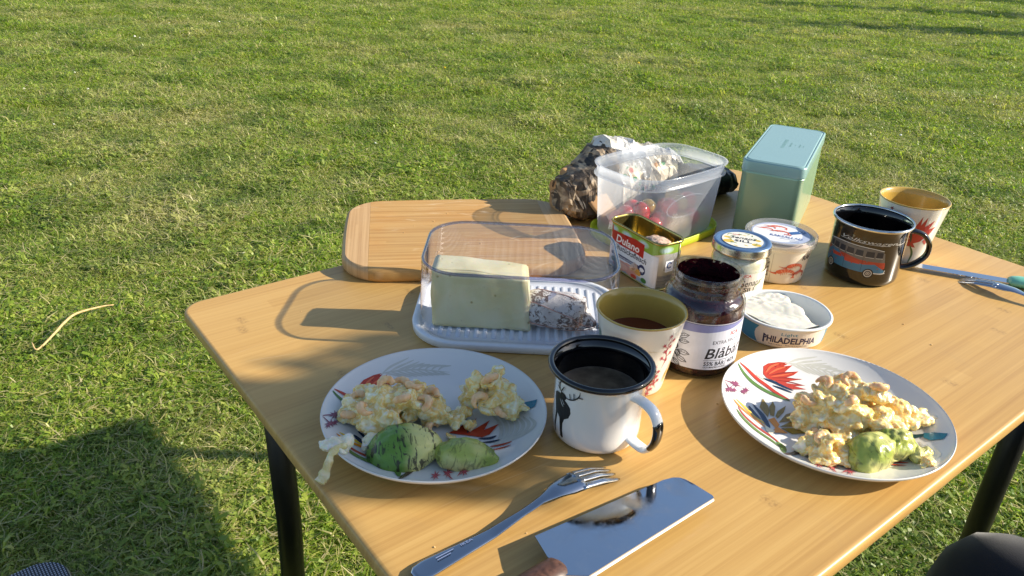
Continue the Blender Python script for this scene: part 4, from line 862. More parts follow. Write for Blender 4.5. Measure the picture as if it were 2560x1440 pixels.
def prawn_tub():
    x, y, h = .362, .972, .063; R1, R0 = .0435, .0375
    root = thing('prawn_salad_tub', 'closed clear-lidded tub with prawns printed on it, left of the black mug', 'tub', base(x, y))
    wh = flat('tub_cream', 'e6dccb', .35, var=.03); clear = thin_glass('clear_lid_plastic', gloss=.12, edge=.4, haze=.22)
    rf = interp([(0, R0), (h-.012, R1)])
    link('tub_body', lathe([(0, .001), (R0-.003, 0), (R0, .0012)]+[(rf(z), z) for z in np.linspace(.003, h-.010, 8)]+[(R1+.0010, h-.0095), (R1+.001, h-.007)], 80), wh, root)
    sal = flat('prawn_salad', 'd9c2b4', .4, var=.2, vs=120); link('salad', lathe([(R1-.001, h-.012), (R1-.003, h-.009), (0, h-.0085)], 48), sal, root)
    lid = link('lid', lathe([(R1+.0022, h-.0125), (R1+.0042, h-.0115), (R1+.0042, h-.0085), (R1+.0030, h-.0080), (R1+.0040, h-.0070), (R1+.0042, h-.0012), (R1+.0030, h), (R1+.0012, h), (R1-.0005, h-.0030), (R1-.004, h-.0036), (0, h-.0036)], 96), clear, root)
    P = Print(); rot = -.38; f = lambda u, v, e: (u*math.cos(rot)-v*math.sin(rot)-.001, u*math.sin(rot)+v*math.cos(rot), h-.0035+e)
    P.ell(0, 0, .0385, .0385, 'aab4cc', n=56); P.poly([(.0325*math.cos(t)-.004, .0325*math.sin(t)-.001) for t in np.linspace(0, 2*PI, 40, endpoint=False)], 'e6e8ec')
    shrimp(P, -.004, .021, .0105, flip=1); shrimp(P, -.019, .008, .008); shrimp(P, .001, .004, .0098); shrimp(P, -.014, .016, .006)
    P.stroke([(.012, .003), (.030, .017)], .0085, '2d5c9c', False, False); P.ell(.0265, .0145, .0050, .0050, '24508e'); P.ring(.0265, .0145, .0030, .0008, 'cfdcea', a0=.5, a1=5)
    P.text('ICA', .010, -.0055, .0040, 'cc3a34', width=.010, bold=.03); P.text('RÄKSALLAD', .0085, -.0155, .0066, '3a5a9a', width=.042, bold=.01)
    P.stroke([(.001, -.0200), (.023, -.0200)], .0008, '6a7a9a', False, False); P.text('200 g', .020, -.0265, .0034, '8a96ae', width=.012)
    P.build('lid_label', f, lid, step=0, lift=.000008, base=.0002)
    P = Print(); P.stroke([(-.0035, .004), (-.0035, .046)], .0004, 'a89888', False, False)
    for k in range(11): P.stroke([(-.0105, .012+.0021*k), (-.0065, .012+.0021*k)], .0010 if k % 3 else .0016, '4a4440', False, False)
    P.stroke([(-.012, .0362), (-.0075, .0362)], .0012, '6a6460', False, False)
    shrimp(P, .0165, .018, .0125, 'd86a4c', 'e89a80'); shrimp(P, .028, .027, .0115, 'd25e42', 'e28c70')
    shrimp(P, .038, .016, .009, 'b04a3c', 'c87866')
    P.text('RÄK', .046, .036, .0075, '20202a', width=.018, bold=.012, shear=.1)
    P.build('label', cylmap(lambda v: rf(v), math.radians(-110.4)), root, step=.004, lift=.000006, base=.0003)
prawn_tub()
# ------------------------------------------------------------------ tea tin
def tea_tin():
    Wd, Dp, H = .092, .240, .122
    root = thing('storage_tin', 'tall pale mint green metal tin with lid at the back of the table', 'tin', base(.4235, 1.192), math.radians(-25.5))
    g = flat('mint_enamel', '9cc0a8', .3, .2, coat=.25, var=.02, vs=8)
    lidm = flat('mint_lid', '8eb0ae', .3, .2, coat=.2, var=.02, vs=8)
    r = .012
    rings = [(rr(Wd-.006, Dp-.006, r, 8), .0), (rr(Wd-.003, Dp-.003, r, 8), .002), (rr(Wd-.003, Dp-.003, r, 8), H-.022), (rr(Wd-.0014, Dp-.0014, r, 8), H-.0205), (rr(Wd-.0010, Dp-.001, r, 8), H-.0190), (rr(Wd-.0022, Dp-.0022, r, 8), H-.0182), (rr(Wd-.003, Dp-.003, r, 8), H-.010)]
    o = link('tin_body', loft(rings), g, root); sharp(o, 50)
    rings = [(rr(Wd-.0020, Dp-.0020, r, 8), H-.0165), (rr(Wd, Dp, r, 8), H-.0170), (rr(Wd+.0004, Dp+.0004, r, 8), H-.0155), (rr(Wd, Dp, r, 8), H-.0140), (rr(Wd, Dp, r, 8), H-.003), (rr(Wd-.0012, Dp-.0012, r, 8), H-.0010), (rr(Wd-.0035, Dp-.0035, r, 8), H-.0002), (rr(Wd-.0060, Dp-.0060, r-.001, 8), H-.0004), (rr(Wd-.0078, Dp-.0078, r-.001, 8), H-.0016), (rr(Wd-.0100, Dp-.0100, r-.001, 8), H-.0004), (rr(Wd-.0116, Dp-.0116, r-.001, 8), H)]
    l = link('lid', loft(rings), lidm, root); sharp(l, 60)
    P = Print(); k = '74a09c'
    for q in range(11): P.stroke([(-.0065, -.026+.005*q), (-.0015, -.0245+.005*q)], .0022, k, False, False)
    for q in range(7): P.stroke([(.0045, -.012+.0034*q), (.0070, -.011+.0034*q)], .0014, k, False, False)
    P.stroke([(.0125, -.002), (.0125, .003)], .001, k, False, False); [P.stroke([(.0185, -.009+.0032*q), (.0205, -.0082+.0032*q)], .0013, k, False, False) for q in range(6)]; [P.stroke([(.0240, -.004+.003*q), (.0258, -.0034+.003*q)], .0012, k, False, False) for q in range(3)]
    P.build('lid_lettering', lambda u, v, e: (u, v, H+e), l, step=0, lift=.000005, base=.00012)
tea_tin()
# ------------------------------------------------------------------ translucent box with tomatoes, lime lid under it
def clear_box():
    rot = math.radians(40.5); cx, cy_ = .2140, 1.1060; H = .112
    lime = flat('lime_plastic', 'b5c92a', .35, var=.05); 
    lid = thing('lime_lid', 'lime green plastic lid lying under the translucent tomato box', 'lid', base(cx, cy_-.002), rot)
    rings = [(rr(.182, .118, .03, 8, .006), 0), (rr(.186, .122, .032, 8, .006), .002), (rr(.187, .123, .032, 8, .006), .012), (rr(.186, .122, .031, 8, .006), .0135), (rr(.183, .119, .03, 8, .006), .0125), (rr(.181, .119, .03, 8, .006), .0045)]
    link('lid_shell', loft(rings), lime, lid); link('lid_tab', box(.04, .014, .003, .105, 0, .010, .001), lime, lid)
    t = NT('frosted_polypropylene')
    tr = t.n('ShaderNodeBsdfTransparent'); tr.inputs[0].default_value = (.93, .95, .98, 1)
    d = t.n('ShaderNodeBsdfDiffuse'); d.inputs[0].default_value = (.82, .88, .97, 1); tl = t.n('ShaderNodeBsdfTranslucent'); tl.inputs[0].default_value = (.88, .92, .98, 1)
    m0 = t.n('ShaderNodeMixShader'); m0.inputs[0].default_value = .65; t.l(d.outputs[0], m0.inputs[1]); t.l(tl.outputs[0], m0.inputs[2])
    lw = t.n('ShaderNodeLayerWeight'); lw.inputs[0].default_value = .4
    m1 = t.n('ShaderNodeMixShader'); t.put(m1.inputs[0], t.mapr(lw.outputs['Facing'], 0, 1, .22, .60)); t.l(tr.outputs[0], m1.inputs[1]); t.l(m0.outputs[0], m1.inputs[2])
    gl = t.n('ShaderNodeBsdfGlossy'); gl.inputs['Roughness'].default_value = .12; fr = t.n('ShaderNodeFresnel'); fr.inputs[0].default_value = 1.45
    m2 = t.n('ShaderNodeMixShader'); l5 = t.n('ShaderNodeLayerWeight'); l5.inputs[0].default_value = .5; t.put(m2.inputs[0], t.math('ADD', t.math('MULTIPLY', t.math('POWER', l5.outputs['Facing'], 5), .35), .03)); t.l(m1.outputs[0], m2.inputs[1]); t.l(gl.outputs[0], m2.inputs[2])
    fm = t.done(m2.outputs[0])
    root = thing('food_box', 'tall open translucent plastic box holding tomatoes in front of the bread bag', 'food box', base(cx, cy_), rot)
    z0 = .0055
    S = lambda k, z, ins=0: (rr(.164+.016*k-2*ins, .104+.014*k-2*ins, .024+.006*k, 8, .007), z)
    outer = [S(0, z0, .006), S(0, z0+.0015, .0015), S(.03, z0+.005), S(.3, .038), S(.6, .070), S(.86, H-.016)]
    inner = [S(.86, H-.016, .0012), S(.6, .070, .0012), S(.3, .038, .0012), S(.03, z0+.006, .0012), S(0, z0+.003, .002)]
    link('box_wall', loft(outer+[S(.9, H-.0155)], True, False), fm, root)
    rim = [S(.87, H-.0175, -.0002), S(.95, H-.0165, -.0032), S(.97, H-.0150, -.0034), S(.92, H-.0140, -.0008), S(.93, H-.004, -.0010), S(.97, H-.001, -.0030), S(1, H+.0006, -.0035), S(1, H+.0008, -.0015), S(.97, H-.0006, .0010), S(.92, H-.004, .0022), S(.88, H-.0160, .0020)]
    link('rim', loft(rim, False, False, True), fm, root)
    link('embossed_ring', tube([(.045*math.cos(a)+.0, -.0565, .060+.016*math.sin(a)) for a in np.linspace(0, 2*PI, 30)], .0006, 6), fm, root)
    tr_ = flat('tomato_red', 'd0281a', .12, coat=.5, var=.12, vs=40); ty = flat('tomato_yellow', 'c8a04a', .14, coat=.5, var=.15, vs=50)
    spots = [(.052, -.028, 'r', 1.05), (.028, -.030, 'y', 1.0), (.006, -.030, 'y', .95), (.044, -.006, 'r', .95), (.020, -.006, 'y', .85), (-.006, -.010, 'r', 1.0), (-.030, -.022, 'r', 1.0), (-.058, -.018, 'r', 1.15), (-.052, .010, 'r', 1.0), (-.028, .012, 'y', .9), (-.004, .018, 'y', 1.0), (.020, .020, 'r', .85), (.050, .020, 'r', 1.05), (.008, .034, 'y', .9), (-.048, .032, 'r', .95), (.038, -.014, 'y', 1.0, 1), (.012, -.016, 'r', 1.0, 1), (-.014, .004, 'y', .95, 1), (-.042, -.006, 'r', 1.05, 1), (-.036, .018, 'r', .9, 1), (.062, -.010, 'r', 1.0, 1), (.058, .016, 'y', .95, 1), (-.062, .004, 'r', .95, 1)]
    ca, sa = math.cos(rot), math.sin(rot); T0 = ico(3, 1)
    T1 = T0.copy(); T0.materials.append(tr_); T1.materials.append(ty)
    for me in (T0, T1): me.polygons.foreach_set('use_smooth', [True]*len(me.polygons))
    for i, s in enumerate(spots):
        px, py, c, k = s[:4]; lvl = s[4] if len(s) > 4 else 0
        o = bpy.data.objects.new('tomato', T0 if c == 'r' else T1); C.objects.link(o); R_ = .0135*k
        o.location = (cx+px*ca-py*sa, cy_+px*sa+py*ca, HT+z0+.0025+R_+.020*lvl); o.scale = (R_, R_*1.0, R_*(1.18 if c == 'r' else 1.0)); o.rotation_euler = (random.uniform(-1, 1), random.uniform(-1, 1), 0)
        order = sorted(range(len(spots)), key=lambda q: spots[q][0]*ca-spots[q][1]*sa); rk = [q for q in order if spots[q][2] == c].index(i)
        nth = ['leftmost', 'second', 'third', 'fourth', 'fifth', 'sixth', 'seventh', 'eighth', 'ninth', 'tenth', 'eleventh', 'twelfth', 'thirteenth', 'fourteenth', 'fifteenth', 'sixteenth', 'seventeenth'][rk]
        tag(o, nth+(' from the left of the ' if rk else ' of the ')+('red' if c == 'r' else 'yellowish')+' cherry tomatoes in the translucent box, '+('lying on others' if lvl else 'on its bottom'), 'tomato', 'cherry tomatoes in the translucent box')
        b = link('tomato_stem_scar', lathe([(0, .0), (.12, 0), (.16, -.01)], 8), flat('stem_scar', '6b5a2a', .7), o, (0, 0, 1.005))
clear_box()
# ------------------------------------------------------------------ bread bag
def bread_bag():
    rot = TA
    # frame: x along the table's far edge, y towards it
    def fr(x, y): return (x*math.cos(TA)-y*math.sin(TA), x*math.sin(TA)+y*math.cos(TA))
    ox, oy = fr(.945, .836)
    root = thing('bread_bag', 'crumpled paper and plastic bread bag lying behind the translucent box', 'bag', base(ox, oy), rot)
    def sheet(x0, x1, prof, seed, amp, nx=70, ny=44, yoff=0, sc=26, jit=0):
        rj = random.Random(seed)
        V, F = [], []
        for i in range(nx+1):
            f = i/nx; x = x0+(x1-x0)*f; hh, dd, yc, zc = prof(f)
            for j in range(ny):
                a = 2*PI*j/ny; c, s = math.cos(a), math.sin(a)
                y = yc+dd*math.copysign(abs(c)**.8, c); z = zc+hh*(.5+.5*math.copysign(abs(s)**.75, s))
                p = Vector((x, y, z)); q = Vector((x*sc, y*sc, z*sc+seed))
                n = abs(mnoise.noise(q))*1.3+abs(mnoise.noise(q*2.1+Vector((3, 1, 4))))*.6+.35*mnoise.noise(q*5)
                o_ = (n-.45)*amp
                p.y += o_*c*1.2; p.z += o_*(s if s > -.3 else 0)*1.2; p.x += o_*.5*mnoise.noise(q+Vector((8, 8, 8)))*4
                p.z = max(p.z, .0008)
                if jit: p += Vector((rj.uniform(-1, 1), rj.uniform(-1, 1), rj.uniform(-1, 1) if p.z > .01 else 0))*jit
                V.append(tuple(p))
        for i in range(nx):
            for j in range(ny): F.append((i*ny+j, i*ny+(j+1) % ny, (i+1)*ny+(j+1) % ny, (i+1)*ny+j))
        F.append(tuple(range(ny))); F.append(tuple(reversed(range(nx*ny, nx*ny+ny))))
        return mesh(V, F)
    t = NT('printed_dark_paper'); ob = t.obj()
    n = t.noise(t.scl(ob, (1, 1, 1.3)), 24, 2, .5, 1.6); w = t.n('ShaderNodeTexWave', wave_type='RINGS'); t.l(ob, w.inputs[0]); w.inputs['Scale'].default_value = 22; w.inputs['Distortion'].default_value = 5; w.inputs['Detail'].default_value = 3; w.inputs['Detail Scale'].default_value = 2
    m = t.math('MULTIPLY', t.mapr(n, .50, .53, 0, 1), t.mapr(w.outputs['Fac'], .15, .35, .55, 1))
    c = t.mix(m, t.ramp(t.noise(ob, 30, 3), [(.4, (.022, .020, .020, 1)), (.62, (.12, .085, .055, 1))]), t.ramp(t.noise(ob, 70, 3), [(.4, (.50, .39, .26, 1)), (.6, (.24, .17, .11, 1))]))
    dark = t.done(t.bsdf(c, .6, bump=t.noise(ob, 150, 3), bstr=.4, bdist=.002))
    kraft = flat('kraft_paper', 'b98f62', .75, var=.12, vs=50, bump=.3, bscale=120)
    t = NT('crinkled_white_film'); ob = t.obj(); n = t.noise(ob, 42, 4, .6, 1.2)
    d = t.bsdf(t.ramp(t.noise(ob, 14, 3), [(.35, (.52, .47, .38, 1)), (.6, (.70, .68, .64, 1))]), .22, spec=.6, bump=n, bstr=.8, bdist=.006)
    white = t.done(d)
    t = NT('printed_clear_film'); ob = t.obj(); v = t.n('ShaderNodeTexVoronoi'); v.inputs['Scale'].default_value = 62; t.l(ob, v.inputs[0])
    spot = t.mapr(v.outputs['Distance'], .24, .30, 1, 0); hs = t.ramp(v.outputs['Color'], [(.2, (.10, .30, .14, 1)), (.45, (.55, .12, .08, 1)), (.6, (.85, .80, .60, 1)), (.8, (.60, .30, .10, 1))], 'CONSTANT')
    c = t.mix(spot, (.70, .62, .50, 1), hs); vegprint = t.done(t.bsdf(c, .25, spec=.6, bump=t.noise(ob, 60, 3), bstr=.6, bdist=.004))
    # dark printed paper at the left end, white film in the middle, black paper at the right end
    link('dark_paper', sheet(-.196, -.108, lambda f: (.050+.072*min(1, f*1.1)**.9, .018+.018*min(1, f*2.2), -.002, .022*(1-min(1, f*2.5))), 3, .007, 26, 24, jit=.0022), dark, root, smooth=False)
    link('kraft_paper', sheet(-.195, -.100, lambda f: (.050+.055*f, .014+.020*f, .006, .014*(1-f)), 11, .010), kraft, root)
    link('kraft_flap', tube(spline([(-.150, -.030, .052), (-.140, -.045, .030), (-.118, -.055, .004), (-.085, -.052, .001)], 6), [(.018, .0012)]*19, 8, up=(.6, .3, .7)), kraft, root)
    link('white_film', sheet(-.128, .060, lambda f: ((.134-.056*f)*min(1, .80+f*2.5), (.034-.002*f)*min(1, .55+f*4), 0, .0), 5, .008, 34, 28, sc=26, jit=.0030), white, root, smooth=False)
    link('printed_film', sheet(-.100, .030, lambda f: (.085-.004*f, .043-.003*f, -.004, 0), 8, .006, 22, 20, sc=22, jit=.003), vegprint, root, smooth=False)
    link('black_paper', sheet(.045, .158, lambda f: (.062-.018*f, .042-.010*f, -.036, .0), 14, .008, 18, 18, jit=.003), flat('black_paper_gloss', '121214', .35, var=.2, bump=.3, bscale=60), root)
bread_bag()
# ------------------------------------------------------------------ luncheon meat can
def meat_can():
    Wd, Dp, H, r = .106, .047, .067, .014
    root = thing('meat_can', 'open rectangular luncheon meat can with printed label left of the jam jar', 'can', base(.1755, .9500), math.radians(-57.4))
    gold = flat('gold_lacquer', 'a8985c', .22, .9, var=.06, vs=40); lab = flat('label_silver', 'd4d8dc', .28, .35, coat=.3, var=.02)
    O = lambda ins, z: (rr(Wd-2*ins, Dp-2*ins, r-ins*.6, 8), z)
    o = link('can_wall', loft([O(.0016, .0015), O(.0010, .001), O(.0010, H-.0015)], True, False), lab, root)
    link('bottom_seam', loft([O(.001, 0), O(0, 0), O(-.0004, .0015), O(0, .003), O(.001, .0032)], True, False), gold, root)
    link('rim', loft([O(.0012, H-.0035), O(-.0002, H-.003), O(-.0010, H-.0016), O(-.0008, H), O(.0004, H+.0006), O(.0014, H-.0002), O(.0016, H-.0035)], False, False), gold, root)
    link('can_inside', loft([O(.0016, H-.002), O(.0018, .006), O(.004, .0042)], False, True), gold, root)
    pts = rr(Wd-.002, Dp-.002, r-.0006, 8); n = len(pts)
    # arc length from the middle of the front (-y) face, growing towards +x
    seg = [math.dist(pts[i], pts[(i+1) % n]) for i in range(n)]; Ltot = sum(seg); cum = np.concatenate([[0], np.cumsum(seg)])
    i0 = min(range(n), key=lambda i: (abs(pts[i][0])+abs(pts[i][1]+Dp/2)*3)); s0 = cum[i0]-pts[i0][0]
    def fn(u, v, e):
        s = (s0+u) % Ltot; i = min(n-1, int(np.searchsorted(cum, s, side='right')-1)); f = (s-cum[i])/seg[i]; a, b = pts[i], pts[(i+1) % n]
        x, y = a[0]+(b[0]-a[0])*f, a[1]+(b[1]-a[1])*f; tx, ty = b[0]-a[0], b[1]-a[1]; q = math.hypot(tx, ty); return (x+ty/q*e, y-tx/q*e, v)
    P = Print()
    P.poly([(-.12, H-.0035), (.10, H-.0035), (.10, H-.0150), (.07, H-.0160), (.055, H-.0145), (.040, H-.019), (-.12, H-.020)], '86a83c')
    for a in (-.040, -.012, .022, .060): P.ell(a, H-.010, .011, .0050, '9fc08c'); P.ell(a, H-.010, .0085, .0038, 'a9c6b0'); P.ell(a, H-.010, .006, .0026, 'b2cad0')
    P.poly([(-.052, .003), (.050, .003), (.050, .0475), (-.052, .0495)], 'dfe3ea')
    P.poly([(-.0435, H-.006), (-.0415, H-.0055), (-.040, H-.0125), (-.018, H-.0115), (.006, H-.0095), (.0245, H-.0105), (.0245, H-.030), (.010, H-.0285), (-.020, H-.0290), (-.038, H-.0275), (-.0435, H-.023)], 'b3261c')
    P.text('Dulano', -.0090, H-.0260, .0105, 'f2ece6', width=.048, shear=.12, bold=.02)
    P.text('Frühstücksfleisch', -.006, .0305, .0076, '1c2030', width=.074, shear=.22, bold=.02)
    P.poly([(-.040, .0250), (.025, .0240), (.027, .0195), (-.040, .0205)], '26305e'); P.text('Spitzenqualität', -.014, .0208, .0034, 'eceef4', width=.044)
    P.ell(.0240, .0205, .0072, .0072, '26305e'); P.ell(.0240, .0207, .0042, .0028, 'eceef4'); P.ell(.0275, .0208, .0018, .0016, 'eceef4'); P.poly([(.021, .019), (.0222, .019), (.0222, .0165), (.021, .0165)], 'eceef4'); P.poly([(.0255, .019), (.0267, .019), (.0267, .0165), (.0255, .0165)], 'eceef4')
    P.ell(-.005, .0060, .040, .0040, 'a9b4c6'); P.ell(-.018, .010, .017, .0072, 'd79a8c', .1); P.ell(.002, .0100, .015, .0078, 'dba294', -.3); P.ell(-.014, .0105, .011, .0045, 'e6b8a8'); P.ell(.016, .0150, .008, .0045, 'e2a94e', -.4); P.ell(.010, .0052, .006, .0030, 'cf4630'); P.ell(.030, .0075, .0055, .0035, '3f7a3a'); P.ell(-.034, .014, .005, .0035, '3f6a44')
    P.stroke([(-.040, .0155), (.018, .0140)], .0004, '8c94a8', False, False)
    P.poly([(.0600, .026), (.0735, .026), (.0735, .0415), (.0600, .0415)], 'e9ecf2'); P.ring(.0668, .0350, .0037, .0021, '2c4c84', a0=.5, a1=5.6)
    for k in range(2): P.stroke([(.0615, .0290-.0014*k), (.072, .0290-.0014*k)], .0005, '6a7488', False, False)
    for k in range(10): P.stroke([(.0505, .0205-.0017*k), (.0720, .0205-.0017*k)], (.0006, .0010, .0007)[k % 3], '6c6f78', False, False)
    P.stroke([(.0762, .006), (.0762, .019)], .0014, '8c8f98', False, False)
    for k in range(9): P.stroke([(.0860, .0195-.0018*k), (.0990, .0195-.0018*k)], (.0006, .0010, .0007)[k % 3], '6c6f78', False, False)
    P.poly([(.0865, .0420), (.0990, .0420), (.0990, .0500), (.0865, .0500)], '2a3668')
    for k in range(3): P.stroke([(.0875, .0482-.0022*k), (.0980, .0482-.0022*k)], .0005, 'b8c0d8', False, False)
    P.build('label', fn, root, step=.004, lift=.000006, base=.00025, rough=.3)
    link('side_seam', tube([fn(.0805, .003, .0004), fn(.0805, H-.003, .0004)], .0009, 6), gold, root)
    B = [(.030, -.003, .058, .015, .015, .006), (.020, .000, .057, .010, .014, .006), (.036, -.002, .057, .010, .012, .006), (.012, 0, .020, .03, .012, .010), (.030, -.003, .040, .014, .014, .02)]
    sp = (lambda t: t.done(t.bsdf(t.ramp(t.noise(t.obj(), 240, 4, .7), [(.35, (.42, .25, .17, 1)), (.5, (.66, .46, .34, 1)), (.65, (.80, .66, .52, 1))]), .5, bump=t.noise(t.obj(), 500, 3), bstr=.6, bdist=.002)))(NT('luncheon_meat'))
    o = link('luncheon_meat', blobs(B, d1=.0012), sp, None, (base(.1755, .9500)), math.radians(-57.4)); tag(o, 'pink luncheon meat remaining in the opened can', 'meat')
meat_can()
# ------------------------------------------------------------------ cutting board
def cutting_board():
    a = math.atan2(.165, .986); cu, cv = .094, 1.029; L, D_, H = .328, .250, .020
    root = thing('cutting_board', 'worn bamboo cutting board with rounded corners overhanging the far table edge', 'cutting board', base(-.077, 1.030), a)
    mp, t = bamboo('board_bamboo', (.36, .185, .055, 1), (.50, .29, .095, 1), (.62, .39, .15, 1), .0052, 0, False, .55, (4, 420))
    ob = t.obj()
    # fine pale knife scratches
    bs = t.bs; src = bs.inputs['Base Color'].links[0].from_socket
    w = t.n('ShaderNodeTexVoronoi', feature='DISTANCE_TO_EDGE'); mpg = t.n('ShaderNodeMapping'); t.l(ob, mpg.inputs[0]); mpg.inputs['Rotation'].default_value = (0, 0, 1.0); mpg.inputs['Scale'].default_value = (4, 60, 1); t.l(mpg.outputs[0], w.inputs[0]); w.inputs['Scale'].default_value = 1.6
    sc_ = t.math('MULTIPLY', t.mapr(w.outputs['Distance'], 0, .022, .55, 0), t.mapr(t.noise(ob, 13, 2), .42, .6, 0, 1))
    blotch = t.mapr(t.noise(ob, 16, 3), .40, .65, 0, .5)
    c = t.mix(blotch, src, t.mix(1.0, src, (1.0, .84, .66, 1), 'MULTIPLY')); t.l(t.mix(sc_, c, (.78, .60, .38, 1)), bs.inputs['Base Color'])
    me_, t2 = bamboo('board_bamboo_end', (.42, .24, .10, 1), (.56, .35, .16, 1), (.66, .44, .22, 1), .0042, 1, False, .55, (4, 420))
    full = rr(L, D_, .052, 14, .004)
    xs = (-L/2-.01, -L/2+.033, L/2-.033, L/2+.01)
    for k, (nm, m) in enumerate((('end_strip', me_), ('centre_panel', mp), ('end_strip', me_))):
        V = loft([(rr(L-.010, D_-.010, .047, 14, .004), 0), (rr(L-.003, D_-.003, .051, 14, .004), .0018), (full, .006), (full, .014), (rr(L-.0035, D_-.0035, .0505, 14, .004), .0182), (rr(L-.010, D_-.010, .047, 14, .004), .0200)])
        bm = bmesh.new(); bm.from_mesh(V); g = lambda: bm.verts[:]+bm.edges[:]+bm.faces[:]
        for px, sgn in ((xs[k]+.0001, -1), (xs[k+1]-.0001, 1)):
            r = bmesh.ops.bisect_plane(bm, geom=g(), plane_co=(px, 0, 0), plane_no=(sgn, 0, 0), clear_outer=True)
            ed = [e for e in r['geom_cut'] if isinstance(e, bmesh.types.BMEdge)]
            if ed: bmesh.ops.contextual_create(bm, geom=ed)
        q = bpy.data.meshes.new('m'); bm.to_mesh(q); bm.free()
        o = link(nm, q, m, root); sharp(o, 45)
cutting_board()
# ------------------------------------------------------------------ cheese box: white tray + clear dome
def cheese_box():
    rot = -.012; cx, cy_ = .009, .8150; Wd, Dp = .229, .160; H = .090
    wh = flat('tray_white', 'e4e8ee', .3, coat=.2, var=.015)
    tray = thing('cheese_tray', 'white ribbed plastic tray under the clear cheese dome', 'tray', base(cx, cy_), rot)
    A = lambda g, z, r=.05: (rr(Wd+2*g, Dp+2*g, r+g, 12), z)
    link('tray_body', loft([A(.006, 0), A(.0085, .0018), A(.009, .009), A(.0082, .0105), A(.0025, .0110), A(.0015, .0095), A(-.002, .0085), A(-.006, .0068)]), wh, tray)
    V = []
    for k in range(20):
        x = -.098+.0102*k; y = min(.069, Dp/2-.012-max(0, abs(x)-.075)**1.5*3.5)
        V.append(tube([(x, -y, .0068), (x, y, .0068)], [(.0014, .0026)]*2, 8, up=(0, 0, 1)))
    link('tray_ribs', join(*V), wh, tray)
    dm = thing('cheese_dome', 'clear plastic dome over the cheese and sausage', 'dome', (cx, cy_, HT+.0098), rot)
    g = thin_glass('clear_acrylic', tint=(.965, .97, .985), gloss=.14, rough=.03, edge=.9, edgecol=(.45, .43, .58))
    h = H-.0098
    o = link('dome_shell', loft([A(-.0010, .0), A(.0006, .0005), A(-.0006, .012), A(-.0025, h-.006), A(-.0034, h-.0020), A(-.0060, h-.0004), A(-.010, h), A(-.014, h-.0006), ], False, True), g, dm)
    link('dome_bead', tube([(x, y, h-.0016) for x, y in rr(Wd-.0086, Dp-.0086, .046, 12)]+[(rr(Wd-.0086, Dp-.0086, .046, 12)[0])+(h-.0016,)], .0019, 8, cap=False), thin_glass('acrylic_edge', tint=(.66, .66, .80), gloss=.3, edge=.9, edgecol=(.3, .3, .46)), dm)
    # cheese
    bm = bmesh.new(); bmesh.ops.create_cube(bm, size=1); bmesh.ops.subdivide_edges(bm, edges=bm.edges[:], cuts=14, use_grid_fill=True)
    for v in bm.verts:
        x, y, z = v.co.x+.5, v.co.y+.5, v.co.z+.5
        X = -.099+.108*x+.006*(1-z)*x; Y = -.050+.044*y+.006*(1-z)*(y-.5)+.010*(1-x)*.3; Z = .0095+(.072-.010*x+.004*math.sin(x*2.5))*z*(1-.04*y)
        p = Vector((X, Y, Z)); d = (v.co*2); 
        rnd = sorted([abs(q) for q in d]); 
        p += Vector(mnoise.noise_vector(p*38))*.0016+Vector(mnoise.noise_vector(p*130))*.0004
        v.co = p
    bmesh.ops.bevel(bm, geom=[e for e in bm.edges if e.calc_face_angle(0) > .9], offset=.0016, segments=3, affect='EDGES')
    me = bpy.data.meshes.new('m'); bm.to_mesh(me); bm.free()
    t = NT('cheese_block'); ob = t.obj(); sp = t.n('ShaderNodeSeparateXYZ'); t.l(ob, sp.inputs[0])
    v = t.n('ShaderNodeTexVoronoi'); v.inputs['Scale'].default_value = 78; t.l(ob, v.inputs[0]); cs = t.n('ShaderNodeSeparateColor'); t.l(v.outputs['Color'], cs.inputs[0])
    hole = t.math('MULTIPLY', t.mapr(v.outputs['Distance'], .08, .17, .8, 0), t.mapr(cs.outputs[0], .80, .82, 0, 1))
    c = t.ramp(t.noise(ob, 20, 3, .5, .5), [(.3, (.70, .62, .33, 1)), (.5, (.77, .71, .44, 1)), (.7, (.83, .78, .54, 1))])
    c = t.mix(hole, c, (.38, .28, .08, 1))
    link_o = link('cheese', me, t.done(t.bsdf(c, .38, sub=.4, bump=t.math('SUBTRACT', t.noise(ob, 120, 3), t.math('MULTIPLY', hole, 2)), bstr=.4, bdist=.001)), None, base(cx, cy_), rot); tag(link_o, 'large pale yellow block of cheese with small holes under the clear dome', 'cheese')
    # sausage
    sa = thing('salami', 'short dried sausage with white rind and red string beside the cheese', 'sausage', (cx+.047, cy_-.036, HT+.0095), -.12)
    P = [(-.042+.0042*i, 0, .0195) for i in range(21)]
    Rr = [.0215*(1-max(0, (abs(i-8.5)-4)/12.5)**1.7) for i in range(21)]
    for i in range(15, 21): Rr[i] = max(.0024, .0215*(1-((i-8.5)/12)**2*.93))
    me = tube([(x, 0, max(.004+r*.6, r*.97)) for (x, _, _), r in zip(P, Rr)], Rr, 28)
    for v in me.vertices:
        p = v.co.copy(); v.co += p.normalized()*0+Vector(mnoise.noise_vector(p*90))*.0016+Vector(mnoise.noise_vector(p*260))*.0007
    t = NT('salami_rind'); ob = t.obj(); n = t.noise(ob, 190, 4, .75, .8)
    n2 = t.noise(ob, 36, 2)
    c = t.mix(t.mapr(t.math('ADD', n, t.math('MULTIPLY', n2, .5)), .765, .815, 0, .9), t.ramp(n2, [(.35, (.60, .56, .55, 1)), (.6, (.76, .75, .74, 1))]), (.10, .05, .035, 1))
    link('salami_body', me, t.done(t.bsdf(c, .7, bump=n, bstr=.7, bdist=.002)), sa)
    st = flat('red_white_string', 'c49a8e', .8, var=.3, vs=300)
    strings = []
